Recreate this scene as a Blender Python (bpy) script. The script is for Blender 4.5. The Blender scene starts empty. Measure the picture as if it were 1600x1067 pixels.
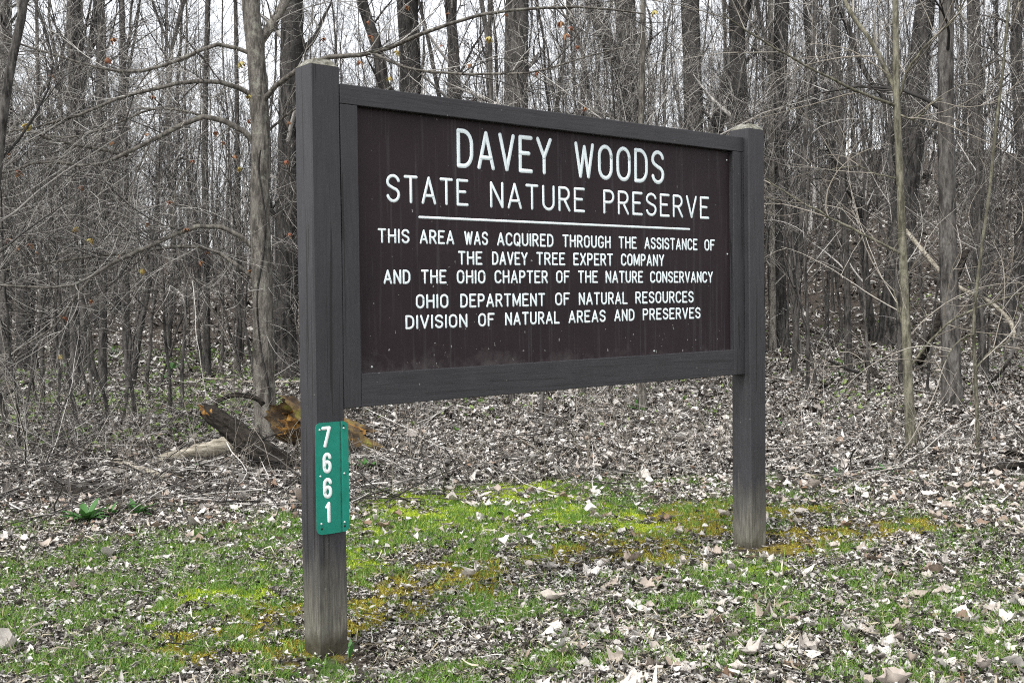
import bpy, bmesh, math
import numpy as np
from mathutils import Matrix, Vector

C = bpy.context.scene
COL = C.collection
R = math.radians

# ------------------------------------------------------------------ camera
F, PITCH, ROLL, EYE = 1761.0, 0.0224, -0.0118, 1.4226
cam_d = bpy.data.cameras.new('camera')
cam = bpy.data.objects.new('camera', cam_d)
COL.objects.link(cam)
cam_d.sensor_width = 36.0
cam_d.lens = 36.0 * F / 1600.0
cam_d.clip_start, cam_d.clip_end = 0.05, 1500.0
_fw = np.array([0, math.cos(PITCH), -math.sin(PITCH)])
_up = np.array([0, math.sin(PITCH), math.cos(PITCH)])
_rt = np.array([1.0, 0, 0])
_r2 = _rt * math.cos(ROLL) + _up * math.sin(ROLL)
_u2 = -_rt * math.sin(ROLL) + _up * math.cos(ROLL)
cam.matrix_world = Matrix(((_r2[0], _u2[0], -_fw[0], 0), (_r2[1], _u2[1], -_fw[1], 0),
                           (_r2[2], _u2[2], -_fw[2], EYE), (0, 0, 0, 1)))
C.camera = cam

# ------------------------------------------------------------------ sky, sun, exposure
SUN_EL, SUN_AZ = R(56), R(215)        # azimuth clockwise from +Y: behind the camera, to its left
world = bpy.data.worlds.new('World')
C.world = world
world.use_nodes = True
nt = world.node_tree
nt.nodes.clear()
sky = nt.nodes.new('ShaderNodeTexSky')
sky.sky_type = 'NISHITA'
sky.sun_disc = False
sky.sun_elevation = SUN_EL
sky.sun_rotation = SUN_AZ
sky.air_density, sky.dust_density, sky.ozone_density = 1.0, 2.5, 1.0
hs = nt.nodes.new('ShaderNodeHueSaturation')
hs.inputs['Saturation'].default_value = 0.15
bg = nt.nodes.new('ShaderNodeBackground')
bg.inputs['Strength'].default_value = 0.15
wo = nt.nodes.new('ShaderNodeOutputWorld')
nt.links.new(sky.outputs[0], hs.inputs['Color'])
nt.links.new(hs.outputs[0], bg.inputs['Color'])
nt.links.new(bg.outputs[0], wo.inputs['Surface'])
sun_d = bpy.data.lights.new('sun', 'SUN')
sun_d.energy = 0.85
sun_d.angle = R(12)
sun_d.color = (1.0, 0.975, 0.94)
sun = bpy.data.objects.new('sun', sun_d)
COL.objects.link(sun)
_sd = Vector((math.sin(SUN_AZ) * math.cos(SUN_EL), math.cos(SUN_AZ) * math.cos(SUN_EL), math.sin(SUN_EL)))
sun.rotation_euler = _sd.to_track_quat('Z', 'Y').to_euler()
sun.location = (0, 0, 30)
C.view_settings.view_transform = 'Standard'
C.view_settings.look = 'None'
C.view_settings.gamma = 1.0
C.view_settings.use_curve_mapping = False
C.view_settings.exposure = 1.38
C.cycles.use_denoising = False
C.cycles.filter_width = 1.1
C.cycles.max_bounces = 5
C.cycles.diffuse_bounces = 3
C.cycles.glossy_bounces = 2

# ------------------------------------------------------------------ small numeric helpers
rng = np.random.default_rng(7661)
_lat = np.random.default_rng(5).random((256, 256))


def vnoise(x, y, s=1.0, o=0):
    x = np.asarray(x, float) * s + 37.3 * (o + 1)
    y = np.asarray(y, float) * s + 91.7 * (o + 1)
    xi, yi = np.floor(x).astype(int), np.floor(y).astype(int)
    fx, fy = x - xi, y - yi
    fx, fy = fx * fx * (3 - 2 * fx), fy * fy * (3 - 2 * fy)
    a = _lat[xi % 256, yi % 256]
    b = _lat[(xi + 1) % 256, yi % 256]
    c = _lat[xi % 256, (yi + 1) % 256]
    d = _lat[(xi + 1) % 256, (yi + 1) % 256]
    return (a * (1 - fx) + b * fx) * (1 - fy) + (c * (1 - fx) + d * fx) * fy


def fbm(x, y, s=1.0, o=0):
    return (vnoise(x, y, s, o) * .5 + vnoise(x, y, s * 2.1, o + 1) * .3 + vnoise(x, y, s * 4.3, o + 2) * .2)


def sstep(a, b, x):
    t = np.clip((x - a) / (b - a), 0, 1)
    return t * t * (3 - 2 * t)


def soft(u, w):
    return np.where(u < 0, 0, np.where(u < w, u * u / (2 * w), u - w / 2))


def ground_z(x, y):
    x, y = np.asarray(x, float), np.asarray(y, float)
    z = .02 * (np.clip(x, -12, 12) + .83) + .0145 * (np.clip(y, -20, 60) - 4.74)
    yy = np.minimum(y, 150.0)
    r = sstep(.02, .34, x / np.maximum(y, 6))
    z = z + r * .185 * soft(yy - 23, 16) + (1 - r) * .085 * soft(yy - 32, 18)
    far = sstep(6, 14, y)
    z = z + (fbm(x, y, .35) - .5) * .28 * far + (fbm(x, y, .045, 3) - .5) * 5 * sstep(55, 140, y) + (fbm(x, y, 1.7, 4) - .5) * (.03 + .05 * far)
    near = np.exp(-((x + .75) ** 2 + (y - 4.85) ** 2) / .25) + np.exp(-((x - 1.45) ** 2 + (y - 6.6) ** 2) / .25)
    flat = np.where((x + .75) ** 2 + (y - 4.85) ** 2 < 1.5, -.018, 0.05)
    return z * (1 - np.minimum(near, 1)) + flat * np.minimum(near, 1)


def ray(px, py):
    d = _fw + _r2 * ((px - 800.0) / F) - _u2 * ((py - 533.5) / F)
    return d


CAM = np.array([0, 0, EYE])


def at(px, py, Y):
    """the point seen at pixel (of the 1600x1067 photograph) at a depth of Y metres"""
    return CAM + ray(px, py) * Y


def on_ground(px, py):
    d = ray(px, py)
    t = np.geomspace(2, 140, 1500)
    P = CAM + t[:, None] * d
    h = P[:, 2] - ground_z(P[:, 0], P[:, 1])
    k = np.argmax(h < 0) if (h < 0).any() else len(t) - 1
    p = P[k]
    p[2] = ground_z(p[0], p[1])
    return p


# ------------------------------------------------------------------ mesh helpers
def mk(name, V, Fq, mat, parent=None, smooth=True):
    V = np.asarray(V, np.float32)
    Fq = np.asarray(Fq, np.int32)
    me = bpy.data.meshes.new(name)
    me.vertices.add(len(V))
    me.vertices.foreach_set('co', V.ravel())
    n, k = Fq.shape
    me.loops.add(n * k)
    me.loops.foreach_set('vertex_index', Fq.ravel())
    me.polygons.add(n)
    me.polygons.foreach_set('loop_start', np.arange(0, n * k, k, dtype=np.int32))
    if smooth:
        me.polygons.foreach_set('use_smooth', np.ones(n, bool))
    me.update(calc_edges=True)
    if mat:
        me.materials.append(mat)
    o = bpy.data.objects.new(name, me)
    COL.objects.link(o)
    if parent:
        o.parent = parent
    return o


def bm_obj(name, bm, mat, parent=None, smooth=False):
    me = bpy.data.meshes.new(name)
    bmesh.ops.recalc_face_normals(bm, faces=bm.faces)
    bm.to_mesh(me)
    bm.free()
    if smooth:
        for p in me.polygons:
            p.use_smooth = True
    me.materials.append(mat)
    o = bpy.data.objects.new(name, me)
    COL.objects.link(o)
    if parent:
        o.parent = parent
    return o


def empty(name, loc=(0, 0, 0), rz=0.0):
    o = bpy.data.objects.new(name, None)
    COL.objects.link(o)
    o.location = loc
    o.rotation_euler = (0, 0, rz)
    o.empty_display_size = .2
    return o


def tag(o, label=None, cat=None, group=None, kind=None):
    if label:
        o['label'] = label
    if cat:
        o['category'] = cat
    if group:
        o['group'] = group
    if kind:
        o['kind'] = kind
    return o


def norm(v):
    return v / np.maximum(np.linalg.norm(v, axis=-1, keepdims=True), 1e-9)


class MB:
    def __init__(s):
        s.V, s.F, s.n = [], [], 0

    def add(s, V, Fq):
        s.V.append(np.asarray(V, np.float32).reshape(-1, 3))
        s.F.append(np.asarray(Fq, np.int64).reshape(-1, 4) + s.n)
        s.n += len(s.V[-1])

    def tubes(s, P, Rd, k=4, rough=0.0, cap=False, flat=None):
        """P (M,N,3) polylines with radii (M,N) -> k-sided tubes"""
        P = np.asarray(P, float)
        Rd = np.asarray(Rd, float)
        if P.ndim == 2:
            P, Rd = P[None], Rd[None]
        M, N = Rd.shape
        if cap:
            P = np.concatenate([P[:, :1], P, P[:, -1:]], 1)
            Rd = np.concatenate([Rd[:, :1] * 0.02, Rd, Rd[:, -1:] * 0.02], 1)
            T = np.gradient(P[:, 1:-1], axis=1)
            T = norm(np.concatenate([T[:, :1], T, T[:, -1:]], 1))
            N += 2
        else:
            T = norm(np.gradient(P, axis=1))
        mean = norm(P[:, -1] - P[:, 0])
        ref = np.eye(3)[np.argmin(np.abs(mean), axis=1)]
        u = norm(np.cross(T, ref[:, None, :]))
        v = np.cross(T, u)
        a = np.arange(k) * 2 * math.pi / k
        rr = Rd[:, :, None] * np.ones(k)
        if rough:
            rr = rr * (1 + rough * np.repeat(rng.normal(0, 1, (M, 1, k)), N, 1) * .6
                       + rough * rng.normal(0, 1, (M, N, k)) * .5)
        V = P[:, :, None, :] + rr[..., None] * (np.cos(a)[:, None] * u[:, :, None, :] + np.sin(a)[:, None] * v[:, :, None, :])
        base = (np.arange(M) * N * k)[:, None, None] + (np.arange(N - 1) * k)[None, :, None] + np.arange(k)[None, None, :]
        nxt = base - np.arange(k) + (np.arange(k) + 1) % k
        s.add(V, np.stack([base, nxt, nxt + k, base + k], -1))

    def build(s, name, mat, parent=None, smooth=True, origin=None):
        V = np.concatenate(s.V)
        if origin is not None:
            V = V - np.asarray(origin, np.float32)
        return mk(name, V, np.concatenate(s.F), mat, parent, smooth)


# ------------------------------------------------------------------ materials
class NT:
    def __init__(s, name, rough=.8, spec=.3):
        s.m = bpy.data.materials.new(name)
        s.m.use_nodes = True
        s.t = s.m.node_tree
        s.p = s.t.nodes['Principled BSDF']
        s.p.inputs['Roughness'].default_value = rough
        s.p.inputs['Specular IOR Level'].default_value = spec

    def n(s, ty, **kw):
        x = s.t.nodes.new('ShaderNode' + ty)
        for k, v in kw.items():
            if hasattr(x, k):
                setattr(x, k, v)
            else:
                x.inputs[k].default_value = v
        return x

    def l(s, a, b):
        s.t.links.new(a, b)

    def coord(s, scale=(1, 1, 1), which='Object'):
        tc = s.n('TexCoord')
        mp = s.n('Mapping')
        mp.inputs['Scale'].default_value = scale
        s.l(tc.outputs[which], mp.inputs['Vector'])
        return mp.outputs[0]

    def noise(s, vec, scale, detail=4, rough=.6, dist=0.0):
        x = s.n('TexNoise')
        x.inputs['Scale'].default_value = scale
        x.inputs['Detail'].default_value = detail
        x.inputs['Roughness'].default_value = rough
        x.inputs['Distortion'].default_value = dist
        s.l(vec, x.inputs['Vector'])
        return x.outputs['Fac']

    def ramp(s, fac, stops, interp='LINEAR'):
        x = s.n('ValToRGB')
        cr = x.color_ramp
        cr.interpolation = interp
        while len(cr.elements) < len(stops):
            cr.elements.new(.5)
        for e, (p, c) in zip(cr.elements, stops):
            e.position = p
            e.color = (c[0], c[1], c[2], 1) if not isinstance(c, (int, float)) else (c, c, c, 1)
        s.l(fac, x.inputs[0])
        return x.outputs[0]

    def mix(s, fac, a, b, mode='MIX'):
        x = s.n('Mix', data_type='RGBA', blend_type=mode)
        for v, i in ((fac, 0), (a, 6), (b, 7)):
            if isinstance(v, (int, float)):
                x.inputs[i].default_value = v
            elif isinstance(v, tuple):
                x.inputs[i].default_value = (*v[:3], 1)
            else:
                s.l(v, x.inputs[i])
        return x.outputs[2]

    def math(s, op, a, b=0.0, clamp=False):
        x = s.n('Math', operation=op, use_clamp=clamp)
        for i, v in ((0, a), (1, b)):
            if isinstance(v, (int, float)):
                x.inputs[i].default_value = v
            else:
                s.l(v, x.inputs[i])
        return x.outputs[0]

    def color(s, c):
        if isinstance(c, tuple):
            s.p.inputs['Base Color'].default_value = (*c, 1)
        else:
            s.l(c, s.p.inputs['Base Color'])
        return s

    def bump(s, h, strength, dist=.01):
        b = s.n('Bump')
        b.inputs['Strength'].default_value = strength
        b.inputs['Distance'].default_value = dist
        s.l(h, b.inputs['Height'])
        s.l(b.outputs[0], s.p.inputs['Normal'])
        return s


def bark(name, dark, light, scale=9.0, bump=.6, lichen=None, sc=(1, 1, .22)):
    t = NT(name, .9, .15)
    v = t.coord(sc)
    a = t.noise(v, scale, 6, .65, .4)
    b = t.noise(t.coord(), 1.3, 3, .5)
    c = t.ramp(a, [(.40, dark), (.57, light)])
    f = t.ramp(t.noise(t.coord((1, 1, .35)), scale * 2.7, 3, .7), [(.35, .55), (.65, 1.3)])
    c = t.mix(1.0, c, f, 'MULTIPLY')
    oi = t.n('ObjectInfo')
    var = t.ramp(oi.outputs['Random'], [(0, .75), (1, 1.25)])
    c = t.mix(1.0, c, var, 'MULTIPLY')
    c = t.mix(t.ramp(b, [(.35, 0.0), (.7, .45)]), c, tuple(x * .55 for x in light))
    if lichen:
        m = t.ramp(t.noise(t.coord(), 9, 5, .75), [(.54, 0.0), (.64, .6)])
        c = t.mix(m, c, lichen)
    return t.color(c).bump(a, bump, .02).m


def plain(name, stops, scale, rough=.8, bump=0, sc=(1, 1, 1), spec=.3):
    t = NT(name, rough, spec)
    a = t.noise(t.coord(sc), scale, 5, .65)
    t.color(t.ramp(a, stops))
    if bump:
        t.bump(a, bump, .01)
    return t.m


def island(name, stops, rough=.8, spec=.2, noise_amt=.35, transl=0.0):
    """colour differs from piece to piece of one mesh"""
    t = NT(name, rough, spec)
    g = t.n('NewGeometry')
    c = t.ramp(g.outputs['Random Per Island'], stops)
    a = t.noise(t.coord(), 40, 3, .6)
    c = t.mix(noise_amt, c, t.ramp(a, [(.3, .35), (.7, 1.3)]), 'MULTIPLY')
    t.color(c)
    if transl:
        tr = t.n('BsdfTranslucent')
        t.l(c, tr.inputs[0])
        mx = t.n('MixShader')
        mx.inputs[0].default_value = transl
        t.l(t.p.outputs[0], mx.inputs[1])
        t.l(tr.outputs[0], mx.inputs[2])
        t.l(mx.outputs[0], t.t.nodes['Material Output'].inputs['Surface'])
    return t.m


M = {}
M['bark_grey'] = bark('bark_grey', (.050, .044, .038), (.19, .175, .152), 20, .8, (.24, .24, .20))
M['bark_mid'] = bark('bark_mid', (.019, .0175, .016), (.105, .098, .09), 14, .8)
M['bark_dark'] = bark('bark_dark', (.009, .0083, .0077), (.058, .054, .050), 11, 1.0)
M['bark_green'] = bark('bark_green', (.055, .052, .036), (.17, .16, .12), 18, .5, (.20, .20, .14))
M['twig'] = island('twig', [(0, (.016, .0145, .0135)), (.52, (.050, .046, .042)), (.76, (.17, .158, .145)), (.89, (.40, .38, .35)), (1, (.60, .575, .54))], .8, .2, .3)
M['twig_far'] = island('twig_far', [(0, (.016, .015, .0142)), (.55, (.056, .053, .050)), (.80, (.17, .162, .153)), (1, (.50, .48, .455))], .9, .1, .1)
M['twig_near'] = island('twig_near', [(0, (.030, .027, .024)), (.35, (.075, .069, .062)), (.65, (.22, .207, .188)), (1, (.54, .52, .48))], .75, .25, .3)
M['twig_pale'] = island('twig_pale', [(0, (.10, .09, .072)), (.5, (.22, .195, .16)), (1, (.42, .39, .34))], .8, .2, .3)


def painted_wood(name, along):
    t = NT(name, .55, .35)
    ax = (lambda a, b: (a, a, b)) if along == 'Z' else (lambda a, b: (b, a, a))
    gv = t.coord(ax(14, .9))
    grain = t.noise(gv, 5.0, 6, .7, .3)
    fine = t.noise(t.coord(ax(60, 4)), 3.0, 3, .6)
    blot = t.noise(t.coord(), 5, 4, .6)
    c = t.ramp(grain, [(.3, (.0235, .0225, .0248)), (.5, (.0305, .0295, .0325)), (.75, (.0385, .0372, .041))])
    c = t.mix(.5, c, t.ramp(blot, [(.3, .75), (.7, 1.25)]), 'MULTIPLY')
    # thin dark drying checks along the grain
    ck = t.ramp(t.noise(t.coord(ax(26, .45)), 2.2, 2, .4, .6), [(.635, 0.0), (.655, .8 if along == 'Z' else .3)])
    c = t.mix(ck, c, (.008, .007, .007))
    # pale chips and bird spots
    sp = t.ramp(t.noise(t.coord(), 46, 2, .4), [(.765, 0.0), (.785, .55)])
    c = t.mix(sp, c, (.26, .25, .23))
    # weathered foot: paint worn to silvery wood with algae, dirt splash at the bottom
    sep = t.n('SeparateXYZ')
    t.l(t.coord(), sep.inputs[0])
    hgt = t.math('ADD', sep.outputs[2], t.math('MULTIPLY', t.math('SUBTRACT', t.noise(t.coord((18, 18, 1.6)), 2.0, 4, .65), .5), .45))
    worn = t.ramp(hgt, [(.12, 1.0), (.46, 0.0)])
    wood = t.ramp(t.noise(t.coord((30, 30, 2)), 4, 5, .7), [(.3, (.055, .050, .038)), (.55, (.16, .152, .122)), (.8, (.27, .265, .235))])
    c = t.mix(t.math('MULTIPLY', worn, .8), c, wood)
    rot = t.ramp(t.math('ADD', sep.outputs[2], t.math('MULTIPLY', t.math('SUBTRACT', blot, .5), .25)), [(.02, 1.0), (.10, 0.0)])
    c = t.mix(t.math('MULTIPLY', rot, .8), c, (.03, .025, .014))
    t.color(c)
    h = t.math('ADD', grain, t.math('MULTIPLY', fine, .4))
    h = t.math('SUBTRACT', h, t.math('MULTIPLY', ck, .8))
    return t.bump(h, .22, .006).m


def panel_paint():
    t = NT('brown_painted_panel', .65, .22)
    blot = t.noise(t.coord(), 3, 5, .65)
    c = t.ramp(blot, [(.3, (.0150, .0093, .0112)), (.7, (.0240, .0152, .0178))])
    # pale run-off streaks
    st = t.noise(t.coord((22, 1, .7)), 1.6, 4, .6)
    c = t.mix(t.ramp(st, [(.55, 0.0), (.76, .30)]), c, (.11, .105, .11))
    # dust specks, denser low down
    sep = t.n('SeparateXYZ')
    t.l(t.coord(), sep.inputs[0])
    low = t.ramp(sep.outputs[2], [(0.0, 1.0), (1.0, 0.0)])
    low = t.ramp(t.math('MULTIPLY', t.math('SUBTRACT', 1.75, sep.outputs[2]), 1.7), [(0, 0.0), (1, 1.0)])
    n = t.noise(t.coord((1, 1, .7)), 62, 3, .5)
    thr = t.math('ADD', n, t.math('MULTIPLY', low, .035))
    c = t.mix(t.ramp(thr, [(.735, 0.0), (.76, .75)]), c, (.32, .31, .30))
    dust = t.ramp(t.math('ADD', t.noise(t.coord((3, 3, 3)), 3, 5, .7), t.math('MULTIPLY', t.math('SUBTRACT', 1.26, sep.outputs[2]), 2.2)), [(.55, 0.0), (.95, .35)])
    c = t.mix(dust, c, (.17, .155, .145))
    t.color(c)
    return t.bump(t.noise(t.coord((4, 4, 40)), 8, 3, .6), .08, .003).m


M['paint'] = painted_wood('charcoal_painted_wood', 'Z')
M['paint_rail'] = painted_wood('charcoal_painted_rail', 'X')
M['panel'] = panel_paint()
M['endgrain'] = plain('weathered_end_grain', [(.35, (.07, .068, .05)), (.5, (.15, .145, .115)), (.65, (.29, .285, .26))], 38, .9, .8)
M['white'] = plain('white_sign_paint', [(.3, (.70, .79, .80)), (.7, (.82, .90, .91))], 25, .5)
M['plate_white'] = plain('reflective_white_film', [(.3, (.72, .78, .76)), (.7, (.84, .88, .87))], 25, .35)
M['steel'] = plain('screw_steel', [(.3, (.35, .40, .38)), (.7, (.65, .68, .66))], 90, .4)
M['hole'] = plain('dark_screw_hole', [(.3, (.008, .012, .010)), (.7, (.02, .025, .02))], 40, .8)


def plate_green():
    t = NT('green_reflective_plate', .38, .5)
    b = t.noise(t.coord(), 14, 4, .6)
    c = t.ramp(b, [(.3, (.003, .165, .115)), (.7, (.005, .205, .145))])
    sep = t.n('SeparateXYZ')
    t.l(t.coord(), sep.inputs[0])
    # broken, wavering darker line along the crease and some scuffs
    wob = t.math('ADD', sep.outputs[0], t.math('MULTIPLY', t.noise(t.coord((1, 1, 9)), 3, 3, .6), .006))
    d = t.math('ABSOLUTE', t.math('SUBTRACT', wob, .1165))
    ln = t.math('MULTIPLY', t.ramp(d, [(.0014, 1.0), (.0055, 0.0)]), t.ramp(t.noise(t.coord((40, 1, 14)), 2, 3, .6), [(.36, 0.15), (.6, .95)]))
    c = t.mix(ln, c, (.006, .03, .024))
    sc = t.ramp(t.noise(t.coord((60, 1, 7)), 2.3, 3, .5), [(.66, 0.0), (.72, .6)])
    c = t.mix(sc, c, (.01, .10, .075))
    return t.color(c).m


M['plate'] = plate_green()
M['leaf'] = island('dry_leaf', [(0, (.015, .0125, .0105)), (.26, (.052, .044, .037)), (.42, (.155, .138, .120)),
                                (.58, (.33, .305, .277)), (.78, (.49, .465, .43)), (1, (.67, .65, .615))], .75, .25, .35, .12)
M['leaf_pale'] = island('pale_dry_leaf', [(0, (.22, .14, .09)), (.15, (.36, .30, .25)), (.5, (.50, .46, .415)), (1, (.68, .655, .62))], .7, .3, .3, .12)
M['straw'] = island('dead_straw', [(0, (.06, .05, .035)), (.4, (.22, .19, .14)), (.75, (.42, .37, .28)), (1, (.62, .57, .47))], .8, .2, .2)
M['grass'] = island('grass_blade', [(0, (.045, .115, .020)), (.4, (.115, .235, .034)), (.75, (.20, .34, .055)), (.88, (.30, .38, .10)), (1, (.44, .39, .23))], .55, .3, .15, .25)
M['moss_lime'] = island('lime_moss', [(0, (.17, .26, .015)), (.5, (.36, .47, .035)), (1, (.52, .58, .08))], .9, .1, .2)
M['moss_ochre'] = island('ochre_moss', [(0, (.13, .10, .016)), (.5, (.31, .26, .035)), (1, (.46, .43, .08))], .9, .1, .2)
M['plant'] = island('green_leaf', [(0, (.022, .075, .018)), (.5, (.05, .145, .03)), (1, (.09, .215, .05))], .45, .4, .2, .2)
M['weed'] = island('low_weed', [(0, (.07, .14, .03)), (.5, (.15, .23, .06)), (1, (.27, .33, .12))], .6, .3, .2, .2)
M['bud_red'] = island('red_bud', [(0, (.10, .035, .022)), (.5, (.22, .075, .04)), (1, (.28, .16, .08))], .6, .3, .2, .2)
M['bud_gold'] = island('gold_bud', [(0, (.22, .12, .04)), (.6, (.36, .26, .08)), (1, (.42, .38, .14))], .6, .3, .2, .2)
M['log_bark'] = bark('log_bark', (.0035, .003, .0025), (.038, .032, .026), 22, 1.0, None, (.22, 1, 1))
M['log_pale'] = plain('split_pale_wood', [(.3, (.06, .05, .036)), (.45, (.22, .195, .15)), (.6, (.38, .35, .285)), (.75, (.52, .50, .43))], 9, .9, 1.0, (.5, 3, 3))
M['rot_bark'] = plain('mossy_rotten_bark', [(.3, (.010, .007, .005)), (.46, (.055, .038, .024)), (.56, (.13, .085, .035)), (.66, (.16, .15, .03)), (.8, (.24, .22, .05))], 8, .9, 1.0)
M['rot'] = plain('rotten_orange_wood', [(.3, (.010, .006, .004)), (.44, (.085, .042, .012)), (.56, (.27, .14, .03)), (.72, (.15, .13, .035))], 12, .9, 1.0)


def dirt():
    t = NT('leaf_mould_ground', .95, .1)
    v = t.coord()
    a = t.noise(v, 26, 6, .75)
    b = t.noise(v, 3.0, 4, .6)
    c = t.ramp(a, [(.32, (.012, .009, .007)), (.48, (.046, .037, .029)), (.6, (.11, .092, .076)), (.74, (.26, .23, .20))])
    c = t.mix(.5, c, t.ramp(b, [(.3, .6), (.7, 1.3)]), 'MULTIPLY')
    for nm, col in (('grass', (.055, .105, .02)), ('lime', (.24, .32, .03)), ('ochre', (.19, .15, .025))):
        at_ = t.n('Attribute')
        at_.attribute_name = nm
        m = t.ramp(t.math('MULTIPLY', at_.outputs['Fac'], t.math('ADD', .45, a)), [(.15, 0.0), (.65, .85)])
        c = t.mix(m, c, col)
    return t.color(c).bump(a, .8, .03).m


M['ground'] = dirt()

# ------------------------------------------------------------------ ground sheet and what grows on it
BLOBS = {
    'grass': [(330, 860, 150, 32, .9), (230, 905, 200, 50, .8), (70, 900, 150, 60, .75), (40, 830, 90, 25, .3), (130, 1030, 200, 40, .8),
              (420, 1050, 120, 30, .5), (440, 825, 60, 25, .8), (620, 850, 70, 40, .9), (600, 815, 60, 25, .8), (700, 835, 80, 30, .8), (720, 800, 160, 30, .75), (950, 800, 140, 24, .6),
              (1235, 905, 130, 22, .75), (1090, 935, 120, 28, .8), (850, 970, 130, 26, .95), (1130, 985, 220, 40, .6), (1430, 905, 120, 24, .7),
              (1520, 960, 130, 28, .9), (1300, 1000, 300, 60, .45), (800, 1040, 260, 40, .5), (1500, 1040, 160, 40, .5), (1000, 770, 250, 30, .35),
              (1200, 775, 120, 20, .3), (870, 790, 160, 30, .6), (1340, 870, 90, 20, .5), (740, 945, 80, 20, .5), (20, 990, 120, 60, .7)],
    'lime': [(770, 783, 110, 24, 1), (690, 780, 60, 16, .8), (885, 802, 60, 14, 1), (945, 822, 60, 12, 1), (1000, 832, 50, 10, .9), (350, 925, 60, 13, 1),
             (300, 953, 40, 12, .8), (268, 960, 30, 12, 1), (590, 845, 50, 14, .6), (1200, 890, 60, 10, .5), (395, 850, 50, 10, .6), (730, 850, 50, 10, .5),
             (430, 880, 30, 12, .6), (560, 880, 30, 14, .6)],
    'ochre': [(1095, 815, 90, 20, 1), (1135, 800, 60, 12, .9), (1255, 803, 55, 10, 1), (1340, 830, 90, 14, .8), (595, 950, 60, 28, 1), (650, 890, 90, 22, .6),
              (580, 900, 50, 18, .9), (960, 862, 110, 22, .6), (340, 1000, 60, 20, 1), (440, 1020, 60, 16, 1), (690, 925, 70, 14, .6), (900, 850, 60, 14, .5),
              (1240, 855, 100, 12, .5), (1050, 835, 70, 12, .7), (820, 880, 80, 14, .5), (440, 960, 50, 18, .7), (720, 900, 80, 16, .5)],
}
_blob = {}
for key, L in BLOBS.items():
    _blob[key] = []
    for (px, py, rx, ry, w) in L:
        c0 = on_ground(px, py)
        n_, f_ = on_ground(px, py + ry * .8), on_ground(px, py - ry * .8)
        _blob[key].append((c0[0], c0[1], rx * c0[1] / F, max(.06, (f_[1] - n_[1]) / 1.6), w))


def cover(key, x, y):
    v = np.zeros_like(np.asarray(x, float))
    for (cx, cy, rx, ry, w) in _blob[key]:
        v = np.maximum(v, w * np.exp(-.5 * (((x - cx) / rx) ** 2 + ((y - cy) / ry) ** 2) * 1.3))
    o = {'grass': 11, 'lime': 21, 'ochre': 31}[key]
    if key != 'grass':
        v = v * 1.8
    fine = sstep(.38, .60, vnoise(x, y, 9.0, o + 3) * .6 + vnoise(x, y, 21.0, o + 5) * .4)
    if key == 'grass':
        v = np.maximum(v * 1.5, .22 * (np.asarray(y) < 8.5))
    return np.clip(v * (.14 + 1.7 * sstep(.34, .58, fbm(x, y, 2.9, o))) * (.12 + 1.15 * fine), 0, 1)


_ang = np.concatenate([np.linspace(-180, -48, 34)[:-1], np.linspace(-48, 48, 300), np.linspace(48, 180, 34)[1:]])
_rad = np.concatenate([[.01, 1, 2, 3], np.geomspace(3.6, 420, 330)])
A_, R_ = np.meshgrid(np.radians(_ang), _rad)
gx, gy = R_ * np.sin(A_), R_ * np.cos(A_)
gz = ground_z(gx, gy)
nr, na = gx.shape
_i = (np.arange(nr - 1)[:, None] * na + np.arange(na - 1)[None, :]).ravel()
ground = mk('ground', np.stack([gx, gy, gz], -1).reshape(-1, 3), np.stack([_i, _i + 1, _i + na + 1, _i + na], -1)[:, ::-1], M['ground'])
tag(ground, 'uneven woodland ground of dark leaf mould under the sign', 'ground', kind='structure')
for key in ('grass', 'lime', 'ochre'):
    a_ = ground.data.attributes.new(key, 'FLOAT', 'POINT')
    a_.data.foreach_set('value', cover(key, gx.ravel(), gy.ravel()).astype(np.float32))


def scatter(n, d0, d1, half=.62):
    """n spots ahead of the path, thinning out with distance"""
    y = np.exp(rng.uniform(math.log(d0), math.log(d1), n))
    x = y * rng.uniform(-half, half, n)
    return x, y


def rot_frames(n, tilt):
    """random heading with a random lean of about `tilt` radians"""
    h = rng.uniform(0, 2 * math.pi, n)
    ax = norm(np.stack([np.cos(h), np.sin(h), np.zeros(n)], -1))
    w = norm(np.stack([rng.normal(0, tilt, n), rng.normal(0, tilt, n), np.ones(n)], -1))
    u = norm(ax - w * (ax * w).sum(-1, keepdims=True))
    v = np.cross(w, u)
    return u, v, w


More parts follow.
